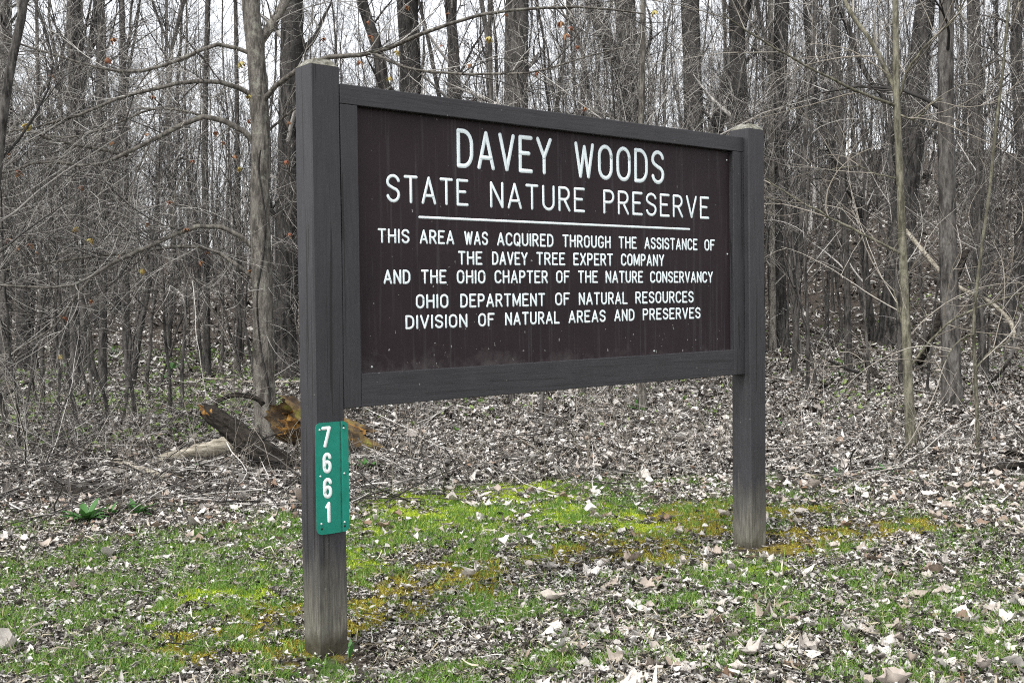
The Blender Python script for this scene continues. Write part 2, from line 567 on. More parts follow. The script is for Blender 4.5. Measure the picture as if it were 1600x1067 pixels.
def leaves(name, n, d0, d1, size, mat, nu, nv, tilt, label, dens, lift=.02, lobed=False, half=.62, aspr=(.13, .42), curl=1.0):
    x, y = scatter(n, d0, d1, half)
    keep = rng.random(n) < dens(x, y)
    x, y = x[keep], y[keep]
    n = len(x)
    s = size(n, y)
    u, v, w = rot_frames(n, tilt)
    tu = np.linspace(0, 1, nu)
    tv = np.linspace(-1, 1, nv)
    prof = np.interp(tu, [0, .15, .4, .7, 1], [.12, .75, 1.0, .7, .06])
    asp = rng.uniform(*aspr, n)
    TU, TV = np.meshgrid(tu, tv, indexing='ij')
    W = np.repeat(prof[:, None], nv, 1)[None] * np.ones((n, 1, 1))
    if lobed:
        W = W * (1 + .34 * rng.normal(0, 1, (n, nu, 1)) * (np.abs(TV) > .3) + .12 * rng.normal(0, 1, (n, nu, nv)))
        asp = rng.uniform(.4, .62, n)
    c1, c2 = curl * rng.normal(.25, .9, n), curl * rng.normal(.6, .9, n)
    lx = (TU - .5)[None] * s[:, None, None] * np.ones((n, 1, 1))
    ly = TV[None] * W * (asp * s)[:, None, None]
    lz = s[:, None, None] * (c1[:, None, None] * ((TU - .5) ** 2)[None] * 1.2 + c2[:, None, None] * (TV ** 2 * .22)[None] * W
                             + rng.normal(0, .035 if not lobed else .055, (n, nu, nv)))
    if lobed:
        ph = rng.uniform(0, 6.28, (n, 1, 1))
        lz = lz + s[:, None, None] * (.07 * np.sin(TU * 8 + ph) * np.abs(TV) + .05 * np.sin(TV * 5 + 2 * ph + TU * 4))
    z = ground_z(x, y) + rng.uniform(.003, lift, n)
    Pp = np.stack([x, y, z], -1)[:, None, None, :] + lx[..., None] * u[:, None, None, :] + ly[..., None] * v[:, None, None, :] + lz[..., None] * w[:, None, None, :]
    gz_ = ground_z(Pp[..., 0], Pp[..., 1])
    Pp[..., 2] = np.maximum(Pp[..., 2], gz_ + .002)
    k = (np.arange(nu - 1)[:, None] * nv + np.arange(nv - 1)[None, :]).ravel()
    q = np.stack([k, k + nv, k + nv + 1, k + 1], -1)
    Fq = (np.arange(n) * nu * nv)[:, None, None] + q[None]
    o = mk(name, Pp.reshape(-1, 3), Fq.reshape(-1, 4), mat)
    tag(o, label, 'leaf litter', kind='stuff')
    return o


def bare_feet(x, y):
    a = np.minimum(np.hypot(x + .78, (y - 4.66) * .8), np.hypot(x - 1.44, (y - 6.45) * .8))
    return sstep(.12, .30, a)


def d_litter(x, y):
    m = np.maximum(cover('lime', x, y), cover('ochre', x, y))
    g = cover('grass', x, y)
    return np.clip(1.0 - .95 * m - .72 * g, .045, 1) * (.12 + .88 * bare_feet(x, y))


def d_pale(x, y):
    px = 800 + F * x / y
    sd = sstep(650, 1000, px)
    m = np.maximum(cover('lime', x, y), cover('ochre', x, y))
    return np.clip((.07 + .75 * sd) * (.2 + 1.2 * fbm(x, y, 1.4, 8)) * (1 - .85 * m), 0, 1) * bare_feet(x, y)


leaves('leaf_litter', 290000, 3.6, 9.5, lambda n, y: np.minimum(np.exp(rng.normal(math.log(.0165), .5, n)), .045), M['leaf'], 5, 3, .34,
       'small curled brown and grey dry leaves strewn over the near ground', d_litter)
leaves('leaf_litter', 170000, 9.0, 22, lambda n, y: np.exp(rng.normal(math.log(.036), .45, n)) * (1 + .02 * (y - 9)), M['leaf'], 4, 3, .30,
       'dry leaves carpeting the woodland floor behind the sign', lambda x, y: np.ones_like(x) * .95, .04)
leaves('leaf_litter', 75000, 20, 95, lambda n, y: np.exp(rng.normal(math.log(.085), .4, n)) * (y / 24), M['leaf'], 3, 3, .3,
       'distant dry leaf carpet on the slope among the far trees', lambda x, y: np.ones_like(x) * .9, .08)
leaves('dead_straw', 70000, 3.6, 12, lambda n, y: np.exp(rng.normal(math.log(.036), .45, n)), M['straw'], 4, 2, .22,
       'pale bits of dead grass and leaf stems mixed into the litter and the lawn', lambda x, y: .7 * (1 - .85 * np.maximum(cover('lime', x, y), cover('ochre', x, y))) * (1 - .6 * cover('grass', x, y)) * bare_feet(x, y), .02, aspr=(.018, .045))
leaves('fallen_pale_leaves', 1900, 3.6, 7.4, lambda n, y: np.minimum(np.exp(rng.normal(math.log(.056), .32, n)), .095), M['leaf_pale'], 9, 7, .32,
       'large pale crumpled dead leaves lying on the grass', d_pale, .03, True)
leaves('fallen_pale_leaves', 34000, 6.5, 24, lambda n, y: np.exp(rng.normal(math.log(.043), .3, n)) * (1 + .02 * (y - 6)), M['leaf_pale'], 5, 3, .26,
       'pale dead leaves lying on the brown litter at the edge of the woods', lambda x, y: .55 * (1 - cover('lime', x, y)) * (1 - cover('ochre', x, y)) * sstep(6.3, 9, y), .04, True)


def blades(name, n, d0, d1, key, hgt, wid, mat, label, power=1.0, lean=.45, cat='grass', half=.55):
    x, y = scatter(n, d0, d1, half)
    keep = rng.random(n) < cover(key, x, y) ** power * (.1 + .9 * bare_feet(x, y))
    x, y = x[keep], y[keep]
    n = len(x)
    h = hgt * np.exp(rng.normal(0, .35, n))
    a = rng.uniform(0, 2 * math.pi, n)
    b = rng.uniform(0, 2 * math.pi, n)
    side = np.stack([np.cos(a), np.sin(a), 0 * a], -1) * wid
    ln = np.stack([np.cos(b), np.sin(b), 0 * b], -1) * (rng.gamma(2, lean / 2, n) * h)[:, None]
    base = np.stack([x, y, ground_z(x, y) - .003], -1)
    up = np.array([0, 0, 1.0])
    rows = []
    for t_, w_ in ((0, 1), (.5, .8), (1, .08)):
        c = base + up * (h * t_ * (1 - .25 * t_))[:, None] + ln * t_ ** 2
        rows += [c - side * w_, c + side * w_]
    V = np.stack(rows, 1)
    q = np.array([[0, 1, 3, 2], [2, 3, 5, 4]])
    o = mk(name, V.reshape(-1, 3), ((np.arange(n) * 6)[:, None, None] + q[None]).reshape(-1, 4), mat)
    tag(o, label, cat, kind='stuff')


blades('grass', 560000, 3.7, 9.5, 'grass', .036, .0017, M['grass'], 'short patchy spring grass growing through the dry leaves', 1.15)
blades('lime_moss', 420000, 3.9, 9, 'lime', .014, .0028, M['moss_lime'], 'bright lime green moss patches on the ground by the sign', .9, .5, 'moss')
blades('ochre_moss', 420000, 3.9, 9, 'ochre', .013, .0028, M['moss_ochre'], 'ochre yellow moss patches around the feet of the sign posts', 1.0, .5, 'moss')


def d_weeds(x, y):
    px = 800 + F * x / y
    return (.8 * (1 - sstep(430, 560, px)) + .16) * sstep(.42, .62, fbm(x, y, 1.1, 44)) * sstep(11, 15, y)


leaves('low_weeds', 40000, 11, 40, lambda n, y: np.exp(rng.normal(math.log(.058), .3, n)) * (.6 + y / 30), M['weed'], 4, 3, .7,
       'fresh low green weeds sprouting through the litter of the clearing', d_weeds, .10, aspr=(.2, .4))


# ------------------------------------------------------------------ branching
def children(P, Rd, n, t0, t1, length, ang, up, wig, npts, rr, sag=0.0, rmin=.0011, rmax=9.0):
    M_, N = Rd.shape
    idx = np.repeat(np.arange(M_), n)
    m = len(idx)
    t = rng.uniform(t0, t1, m)
    f = t * (N - 1)
    i = np.minimum(f.astype(int), N - 2)
    fr = (f - i)[:, None]
    p = P[idx, i] * (1 - fr) + P[idx, i + 1] * fr
    tan = norm(P[idx, i + 1] - P[idx, i])
    r0 = (Rd[idx, i] * (1 - fr[:, 0]) + Rd[idx, i + 1] * fr[:, 0]) * rr * rng.uniform(.7, 1.1, m)
    r0 = np.clip(r0, rmin, rmax)
    perp = norm(np.cross(tan, rng.normal(0, 1, (m, 3))))
    a = rng.normal(ang, .22, m)[:, None]
    d = norm(np.cos(a) * tan + np.sin(a) * perp + np.array([0, 0, up]))
    L = length(m, t) if callable(length) else length * rng.uniform(.5, 1.25, m)
    pts = [p]
    drift = rng.normal(0, wig, (m, 3))
    for k in range(npts - 1):
        p = p + d * (L / (npts - 1))[:, None]
        pts.append(p)
        d = norm(d + drift * .95 + rng.normal(0, wig * .8, (m, 3)) + np.array([0, 0, sag]))
    s = np.linspace(0, 1, npts)
    rad = r0[:, None] * (1 - .8 * s[None]) + .0004
    return np.stack(pts, 1), rad


def path_at(pix, D0, jitter=.0):
    return np.array([at(px, py, D) for (px, py, D) in pix])


def resample(P, n):
    P = np.asarray(P, float)
    seg = np.r_[0, np.cumsum(np.linalg.norm(np.diff(P, axis=0), axis=1))]
    t = np.linspace(0, seg[-1], n)
    # Catmull-Rom through the points
    out = []
    for tt in t:
        i = min(max(np.searchsorted(seg, tt) - 1, 0), len(P) - 2)
        u = (tt - seg[i]) / max(seg[i + 1] - seg[i], 1e-9)
        p0, p1, p2, p3 = P[max(i - 1, 0)], P[i], P[i + 1], P[min(i + 2, len(P) - 1)]
        out.append(.5 * (2 * p1 + (p2 - p0) * u + (2 * p0 - 5 * p1 + 4 * p2 - p3) * u * u + (3 * p1 - p0 - 3 * p2 + p3) * u ** 3))
    return np.array(out)


def woods_tree(seed, H, r0, nb, low, l1, dens=1.0, wob=.035, up=.35, fork=0):
    """a generic bare tree standing at the origin: trunk and crown builders"""
    global rng
    keep = rng
    rng = np.random.default_rng(seed)
    n = 16
    s = np.linspace(0, 1, n)
    wobx = np.cumsum(rng.normal(0, wob, n)) * H / n * 1.2
    woby = np.cumsum(rng.normal(0, wob, n)) * H / n * 1.2
    bend = rng.normal(0, .03, 2) * H
    P = np.stack([(wobx - wobx[0]) + bend[0] * s ** 2, (woby - woby[0]) + bend[1] * s ** 2, s * H - .12], -1)[None]
    rad = (r0 * (1 - .85 * s ** 1.1) * (1 + .45 * np.exp(-s * H / .25)))[None]
    tk, cr = MB(), MB()
    tk.tubes(P, rad, 9, .06)
    if fork:
        pf, qf = children(P, rad, fork, .18, .6, H * .5, .38, .35, .05, 12, .62, .04, .01)
        tk.tubes(pf, qf, 7, .05)
        pg, qg = children(pf, qf, 8, .2, 1.0, l1 * .7, .85, .3, .1, 6, .5, .02, .004)
        ph, qh = children(pg, qg, 5, .2, 1.0, l1 * .28, .8, .1, .13, 5, .6, .0, .0025)
        cr.tubes(pg, qg, 4)
        cr.tubes(ph, qh, 3)
    p1, q1 = children(P, rad, nb, low, .97, lambda m, t: l1 * (1.15 - .75 * t) * rng.uniform(.45, 1.2, m), .95, up, .10, 7, .42, .03, .004)
    p2, q2 = children(p1, q1, max(1, int(5 * dens)), .2, .98, l1 * .38, .75, .18, .13, 5, .6, .02, .0028)
    p3, q3 = children(p2, q2, max(1, int(5 * dens)), .15, 1.0, l1 * .17, .7, .12, .16, 4, .65, .0, .0020)
    cr.tubes(p1, q1, 5)
    cr.tubes(p2, q2, 3)
    cr.tubes(p3, q3, 3)
    # fine dead twigs straight off the trunk
    p4, q4 = children(P, rad, int(12 * dens), .13, .7, l1 * .22, 1.2, .1, .16, 5, .1, 0, .003, .006)
    cr.tubes(p4, q4, 3)
    rng = keep
    return tk, cr


def tree_proto(name, label, cat, group, seed, barkm, twigm, **kw):
    root = empty(name)
    tag(root, label, cat, group)
    tk, cr = woods_tree(seed, **kw)
    tk.build('trunk', M[barkm], root)
    cr.build('crown', M[twigm], root)
    return root


def copy_tree(src, loc, rz, sc, tilt=(0, 0)):
    c = src.copy()
    COL.objects.link(c)
    c.location = loc
    c.rotation_euler = (tilt[0], tilt[1], rz)
    c.scale = sc
    for ch in src.children:
        d = ch.copy()
        COL.objects.link(d)
        d.parent = c
    return c


# ------------------------------------------------------------------ the sign
CA, SA = math.cos(.6786), math.sin(.6786)
PW, PH, SL = .14, 2.4904, 2.8356
FT, FB, OT, OB = 2.4233, 1.035, 2.3384, 1.1803
S1, S2 = PW + .0877, SL - .0961


def fd(s):
    return .002 + (.0345) * (s - PW) / (SL - PW)


def tz(s):
    return .0167 * (s - PW) / (SL - PW)


def bz(s):
    return .0357 * (s - PW) / (SL - PW)


sign = empty('park_sign', (-.8301, 4.7394, 0), .6786)
tag(sign, 'big dark brown wooden nature preserve sign with routed white lettering between two square posts', 'sign')


def hexa(name, c, mat, parent, bev=.004):
    """eight corners: front bl br tr tl then back bl br tr tl"""
    bm = bmesh.new()
    v = [bm.verts.new(x) for x in c]
    for f in ((0, 1, 2, 3), (5, 4, 7, 6), (4, 0, 3, 7), (1, 5, 6, 2), (3, 2, 6, 7), (4, 5, 1, 0)):
        bm.faces.new([v[i] for i in f])
    bmesh.ops.recalc_face_normals(bm, faces=bm.faces)
    bmesh.ops.bevel(bm, geom=list(bm.edges), offset=bev, segments=2, affect='EDGES', profile=.5)
    return bm_obj(name, bm, mat, parent)


def post(s, zb, twist):
    a = .004
    pieces = []
    bm = bmesh.new()
    nz = 40
    cx, cy = s + PW / 2, PW / 2
    h = PW / 2
    ring = []
    # octagon-ish square with eased arrises, slightly uneven along its length
    e = .006
    prof = [(-h, -h + e), (-h + e, -h), (0, -h), (h - e, -h), (h, -h + e), (h, 0), (h, h - e), (h - e, h), (0, h), (-h + e, h), (-h, h - e), (-h, 0)]
    for k in range(nz + 1):
        z = zb - .25 + (PH - zb + .25) * k / nz
        wv = [.0012 * math.sin(z * 5.1 + i * 1.7 + s) for i in range(len(prof))]
        foot = .0035 * math.exp(-max(z - zb, 0) / .10)
        r = []
        for i, (x, y) in enumerate(prof):
            q = 1 + wv[i] / h - foot / h * (1 + .8 * math.sin(i * 2.3 + z * 40))
            X, Y = x * q, y * q
            r.append(bm.verts.new((cx + X * math.cos(twist) - Y * math.sin(twist), cy + X * math.sin(twist) + Y * math.cos(twist), z)))
        ring.append(r)
    n = len(prof)
    for k in range(nz):
        for i in range(n):
            f = bm.faces.new((ring[k][i], ring[k][(i + 1) % n], ring[k + 1][(i + 1) % n], ring[k + 1][i]))
    bm.faces.new(ring[-1])
    po = bm_obj('post', bm, M['paint'], sign)
    # weathered chamfered top
    bm = bmesh.new()
    r0 = [bm.verts.new((cx + x * .99, cy + y * .99, PH + .0006)) for x, y in prof]
    r1 = [bm.verts.new((cx + x * .60 + .002, cy + y * .60, PH + .030 + .003 * math.sin(i * 2.1))) for i, (x, y) in enumerate(prof)]
    r2 = [bm.verts.new((cx + x * .3, cy + y * .3, PH + .036 + .003 * math.sin(i * 3.3))) for i, (x, y) in enumerate(prof)]
    for a_, b_ in ((r0, r1), (r1, r2)):
        for i in range(n):
            bm.faces.new((a_[i], a_[(i + 1) % n], b_[(i + 1) % n], b_[i]))
    bm.faces.new(r2)
    bm.faces.new(r0[::-1])
    cp = bm_obj('post_top', bm, M['endgrain'], po)
    cp['label'] = 'bare weathered grey post top with lichen'
    return po


post(0, 0, -.0018)
post(SL, .072, -.0047)
BD = .085
G_ = .0012


def rail(name, s0, s1, z0, z1, z2, z3, mat=None, off=0.0):
    """z0,z1 bottom at s0,s1; z2,z3 top at s0,s1"""
    return hexa(name, [(s0, fd(s0) + off, z0), (s1, fd(s1) + off, z1), (s1, fd(s1) + off, z3), (s0, fd(s0) + off, z2),
                       (s0, fd(s0) + BD, z0), (s1, fd(s1) + BD, z1), (s1, fd(s1) + BD, z3), (s0, fd(s0) + BD, z2)], mat or M['paint'], sign, .003)


rail('top_rail', PW + .001, SL - .001, OT, OT + tz(SL), FT, FT + tz(SL), M['paint_rail'])
rail('bottom_rail', S1 + G_, S2 - G_, FB + bz(S1), FB + bz(S2), OB + bz(S1), OB + bz(S2), M['paint_rail'], .001)
rail('stile', PW + .001, S1, FB, FB + bz(S1), OT + tz(PW) - G_, OT + tz(S1) - G_)
rail('stile', S2, SL - .001, FB + bz(S2), FB + bz(SL), OT + tz(S2) - G_, OT + tz(SL) - G_)
PD = .030
a0, a1 = S1 - .012, S2 + .012
panel = hexa('panel', [(a0, fd(a0) + PD, OB - .01), (a1, fd(a1) + PD, OB + bz(a1) - .01), (a1, fd(a1) + PD, OT + tz(a1) + .01), (a0, fd(a0) + PD, OT + .01),
                       (a0, fd(a0) + PD + .02, OB - .01), (a1, fd(a1) + PD + .02, OB + bz(a1) - .01), (a1, fd(a1) + PD + .02, OT + tz(a1) + .01), (a0, fd(a0) + PD + .02, OT + .01)],
             M['panel'], sign, .001)


# single-stroke lettering: each glyph is (width, [strokes])
def arc(cx, cy, rx, ry, a0_, a1_, n=10):
    t = np.radians(np.linspace(a0_, a1_, n))
    return [(cx + rx * math.cos(x), cy + ry * math.sin(x)) for x in t]


GL = {
    'A': (.66, [[(0, 0), (.33, 1), (.66, 0)], [(.11, .29), (.55, .29)]]),
    'C': (.6, [arc(.31, .72, .31, .28, 18, 180) + arc(.31, .28, .31, .28, 180, 342)]),
    'D': (.6, [[(0, 0), (0, 1), (.22, 1)] + arc(.22, .62, .38, .38, 90, 0)[1:] + arc(.22, .38, .38, .38, 0, -90) + [(0, 0)]]),
    'E': (.54, [[(.54, 1), (0, 1), (0, 0), (.54, 0)], [(0, .53), (.42, .53)]]),
    'F': (.54, [[(.54, 1), (0, 1), (0, 0)], [(0, .53), (.42, .53)]]),
    'G': (.62, [arc(.31, .72, .31, .28, 20, 180) + arc(.31, .28, .31, .28, 180, 360) + [(.62, .42), (.38, .42)]]),
    'H': (.6, [[(0, 0), (0, 1)], [(.6, 0), (.6, 1)], [(0, .52), (.6, .52)]]),
    'I': (.0, [[(0, 0), (0, 1)]]),
    'L': (.5, [[(0, 1), (0, 0), (.5, 0)]]),
    'M': (.76, [[(0, 0), (0, 1), (.38, .12), (.76, 1), (.76, 0)]]),
    'N': (.6, [[(0, 0), (0, 1), (.6, 0), (.6, 1)]]),
    'O': (.62, [arc(.31, .68, .31, .32, 0, 180, 12) + arc(.31, .32, .31, .32, 180, 360, 12) + [(.62, .68)]]),
    'P': (.56, [[(0, 0), (0, 1), (.3, 1)] + arc(.3, .74, .26, .26, 90, -90)[1:] + [(0, .48)]]),
    'Q': (.62, [arc(.31, .68, .31, .32, 0, 180, 12) + arc(.31, .32, .31, .32, 180, 360, 12) + [(.62, .68)], [(.36, .22), (.6, -.04)]]),
    'R': (.58, [[(0, 0), (0, 1), (.3, 1)] + arc(.3, .74, .26, .26, 90, -90)[1:] + [(0, .48)], [(.28, .48), (.58, 0)]]),
    'S': (.58, [arc(.29, .745, .29, .255, 15, 180, 10) + arc(.29, .745, .29, .2, 180, 250, 5)[1:] + [(.29, .51)] + arc(.29, .265, .29, .23, 65, 0, 5) + arc(.29, .265, .29, .265, 0, -165, 10)[1:]]),
    'T': (.6, [[(0, 1), (.6, 1)], [(.3, 1), (.3, 0)]]),
    'U': (.6, [[(0, 1), (0, .3)] + arc(.3, .3, .3, .3, 180, 360)[1:] + [(.6, 1)]]),
    'V': (.64, [[(0, 1), (.32, 0), (.64, 1)]]),
    'W': (.84, [[(0, 1), (.22, 0), (.42, .92), (.62, 0), (.84, 1)]]),
    'X': (.6, [[(0, 0), (.6, 1)], [(0, 1), (.6, 0)]]),
    'Y': (.64, [[(0, 1), (.32, .46), (.64, 1)], [(.32, .46), (.32, 0)]]),
    '7': (.5, [[(0, 1), (.5, 1), (.14, 0)]]),
    '6': (.5, [arc(.25, .76, .25, .24, 10, 180, 8) + [(0, .26)] + arc(.25, .26, .25, .26, 180, 360, 10)[1:] + [(.5, .32)] + arc(.25, .32, .25, .24, 0, 180, 8)[1:]]),
    '1': (.2, [[(0, .82), (.2, 1), (.2, 0)]]),
}


def stroke(mb, pts2, w, T3, thick):
    """a flat painted stroke of width w with round ends, on a surface given by T3(x, z, off)"""
    P = np.array(pts2, float)
    # drop doubles, round the corners a little by densifying
    keep = [0]
    for i in range(1, len(P)):
        if np.linalg.norm(P[i] - P[keep[-1]]) > 1e-6:
            keep.append(i)
    P = P[keep]
    n = len(P)
    d = np.diff(P, axis=0)
    d = d / np.linalg.norm(d, axis=1, keepdims=True)
    nr_ = np.stack([-d[:, 1], d[:, 0]], 1)
    r = w / 2
    rows = []

    def row(p, nn, k):
        rows.append((p, nn, k))
    for a in np.radians([8, 30, 55]):              # round start
        row(P[0] - d[0] * r * math.cos(a), nr_[0] * math.sin(a), 1)
    row(P[0], nr_[0], 1)
    for i in range(1, n - 1):
        bis = nr_[i - 1] + nr_[i]
        L = np.linalg.norm(bis)
        c = np.dot(nr_[i - 1], nr_[i])
        if c > .3:
            row(P[i], bis / L / max(math.sqrt((1 + c) / 2), .5), 1)
        else:                                       # sharp turn: end this leg round and start the next
            for a in np.radians([90, 55, 30, 8]):
                row(P[i] + d[i - 1] * r * math.cos(a), nr_[i - 1] * math.sin(a), 1)
            rows.append(None)
            for a in np.radians([8, 30, 55, 90]):
                row(P[i] - d[i] * r * math.cos(a), nr_[i] * math.sin(a), 1)
    row(P[-1], nr_[-1], 1)
    for a in np.radians([55, 30, 8]):
        row(P[-1] + d[-1] * r * math.cos(a), nr_[-1] * math.sin(a), 1)
    chunks, cur = [], []
    for x in rows + [None]:
        if x is None:
            if cur:
                chunks.append(cur)
            cur = []
        else:
            cur.append(x)
    for ch in chunks:
        stroke.z = (stroke.z + 1) % 7
        off = thick + stroke.z * .00006
        V = []
        for (p, nn, _) in ch:
            for q, o in ((1.0, 0), (.95, off), (-.95, off), (-1.0, 0)):
                pp = p + nn * r * q
                V.append(T3(pp[0], pp[1], o))
        m = len(ch)
        F4 = [[i * 4 + j, i * 4 + j + 1, (i + 1) * 4 + j + 1, (i + 1) * 4 + j] for i in range(m - 1) for j in range(3)]
        F4 += [[0, 3, 2, 1], [(m - 1) * 4, (m - 1) * 4 + 1, (m - 1) * 4 + 2, (m - 1) * 4 + 3]]
        mb.add(V, F4)


stroke.z = 0


def word(mb, text, s0, s1, zb, h, w, gap, T3, slope):
    ws = [GL[c][0] for c in text]
    tot = sum(ws) + gap * (len(text) - 1)
    kx = (s1 - s0 - w) / tot
    x = s0 + w / 2
    hh = h - w
    for c, wd in zip(text, ws):
        for st in GL[c][1]:
            z0 = zb + w / 2 + slope * (x - s0)
            stroke(mb, [(x + px * kx, z0 + py * hh + slope * px * kx) for px, py in st], w, T3, .0005)
        x += (wd + gap) * kx


def onpanel(s, z, off):
    return (s, fd(s) + PD - off, z)


LINES = [
    (.183, .0200, .34, [('DAVEY', .782, 1.374, 2.116), ('WOODS', 1.528, 2.193, 2.121)]),
    (.126, .0138, .34, [('STATE', .389, .847, 1.934), ('NATURE', .977, 1.597, 1.94), ('PRESERVE', 1.729, 2.562, 1.948)]),
    (.0650, 0.0101, .34, [('THIS', .341, .51, 1.752), ('AREA', .566, .761, 1.755), ('WAS', .82, .962, 1.758), ('ACQUIRED', 1.017, 1.379, 1.76), ('THROUGH', 1.44, 1.78, 1.765), ('THE', 1.838, 1.974, 1.77), ('ASSISTANCE', 2.033, 2.461, 1.773), ('OF', 2.52, 2.609, 1.778)]),
    (.0650, 0.0101, .34, [('THE', .782, .926, 1.664), ('DAVEY', .985, 1.208, 1.667), ('TREE', 1.265, 1.457, 1.672), ('EXPERT', 1.513, 1.795, 1.675), ('COMPANY', 1.854, 2.187, 1.68)]),
    (.0645, 0.0101, .34, [('AND', .368, .512, 1.571), ('THE', .57, .714, 1.574), ('OHIO', .773, .943, 1.576), ('CHAPTER', .999, 1.339, 1.579), ('OF', 1.394, 1.487, 1.584), ('THE', 1.544, 1.684, 1.586), ('NATURE', 1.74, 2.02, 1.588), ('CONSERVANCY', 2.075, 2.59, 1.592)]),
    (.0655, 0.0101, .34, [('OHIO', .54, .723, 1.461), ('DEPARTMENT', .792, 1.319, 1.464), ('OF', 1.386, 1.486, 1.472), ('NATURAL', 1.548, 1.9, 1.474), ('RESOURCES', 1.96, 2.425, 1.48)]),
    (.0640, 0.0101, .34, [('DIVISION', .482, .832, 1.368), ('OF', .897, .996, 1.374), ('NATURAL', 1.061, 1.415, 1.377), ('AREAS', 1.476, 1.737, 1.383), ('AND', 1.801, 1.952, 1.388), ('PRESERVES', 2.015, 2.482, 1.391)]),
]
for h, w, gap, ws in LINES:
    for (tx, s0, s1, zb) in ws:
        mb = MB()
        word(mb, tx, s0, s1, zb, h, w, gap, onpanel, .011)
        mb.build('lettering', M['white'], panel, False)
mb = MB()
stroke(mb, [(.566, 1.8758), (1.4, 1.884), (2.394, 1.8942)], 0.0114, onpanel, .0005)
mb.build('divider_line', M['white'], panel, False)
# screw heads near the panel's far edge and two dark bolts in the stile
for (s, z) in ((S2 - .022, OT - .035), (S2 - .022, 1.765), (.30, 1.207), (2.1, 1.225)):
    mb = MB()
    c = np.array(onpanel(s, z, 0))
    mb.tubes(np.array([c, c + (0, -.003, 0)]), np.array([.0055, .0045]), 8, cap=True)
    mb.build('screw', M['steel'], panel)

# ------------------------------------------------------------------ the house number plate on the near post
plate = empty('number_plate', (-.8301, 4.7394, 0), .6786)
tag(plate, 'green metal house number plate reading 7661 screwed to the near sign post', 'number plate')
PLX0, PLX1, PLZ0, PLZ1, CR = -.0068, .1515, .509, .983, .0255


def plate_y(x):
    return -.0065 - max(0.0, x - .118) * .07 - .0015 * math.sin(x * 30)


def plate_outline(n=7):
    pts = []
    for cx, cz, a0_ in ((PLX1 - CR, PLZ1 - CR, 0), (PLX0 + CR, PLZ1 - CR, 90), (PLX0 + CR, PLZ0 + CR, 180), (PLX1 - CR, PLZ0 + CR, 270)):
        for a in np.linspace(a0_, a0_ + 90, n):
            pts.append((cx + CR * math.cos(R(a)), cz + CR * math.sin(R(a))))
    return pts


bm = bmesh.new()
fr_ = [bm.verts.new((x, 0, z)) for x, z in plate_outline()]
fc = bm.faces.new(fr_)
for xs in (.02, .05, .08, .112, .1175, .123, .14):
    bmesh.ops.bisect_plane(bm, geom=list(bm.verts) + list(bm.edges) + list(bm.faces), plane_co=(xs, 0, 0), plane_no=(1, 0, 0))
ex = bmesh.ops.extrude_face_region(bm, geom=list(bm.faces))
for v in [g for g in ex['geom'] if isinstance(g, bmesh.types.BMVert)]:
    v.co.y += .0022
for v in bm.verts:
    y = plate_y(v.co.x)
    if abs(v.co.x - .1175) < .002:
        y += .002
    v.co.y += y
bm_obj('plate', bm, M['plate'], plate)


def onplate(s, z, off):
    return (s, plate_y(s) - off - .0003, z)


for ch, x0, x1, z0, h in (('7', .0215, .0665, .876, .090), ('6', .025, .0675, .767, .088), ('6', .025, .0685, .660, .088), ('1', .034, .0585, .556, .089)):
    mb = MB()
    word(mb, ch, x0, x1, z0, h, .0150, .3, onplate, 0)
    mb.build('numeral', M['plate_white'], plate, False)
for (x, z) in ((.0127, .953), (.1297, .953), (.0132, .757), (.1295, .759), (.0146, .556), (.1274, .55)):
    mb = MB()
    c = np.array(onplate(x, z, 0))
    mb.tubes(np.array([c, c + (0, -.003, 0)]), np.array([.0050, .0036]), 8, cap=True)
    mb.build('screw', M['steel'], plate)
for (x, z) in ((.017, .534), (.1282, .533), (.129, .962)):
    mb = MB()
    c = np.array(onplate(x, z, 0))
    mb.tubes(np.array([c + (0, .001, 0), c + (0, -.0006, 0)]), np.array([.0052, .0050]), 8, cap=True)
    mb.build('screw_hole', M['hole'], plate)

# ------------------------------------------------------------------ trees one can tell apart
BASES = []


def grow_up(P, extra):
    """carry a trunk on above what the picture shows"""
    P = list(P)
    d = norm(P[-1] - P[-2])
    d = norm(d * .6 + np.array([0, 0, .5]))
    n = max(2, int(extra / 2))
    for k in range(n):
        P.append(P[-1] + d * extra / n)
        d = norm(d + rng.normal(0, .06, 3) + np.array([0, 0, .05]))
    return np.array(P)


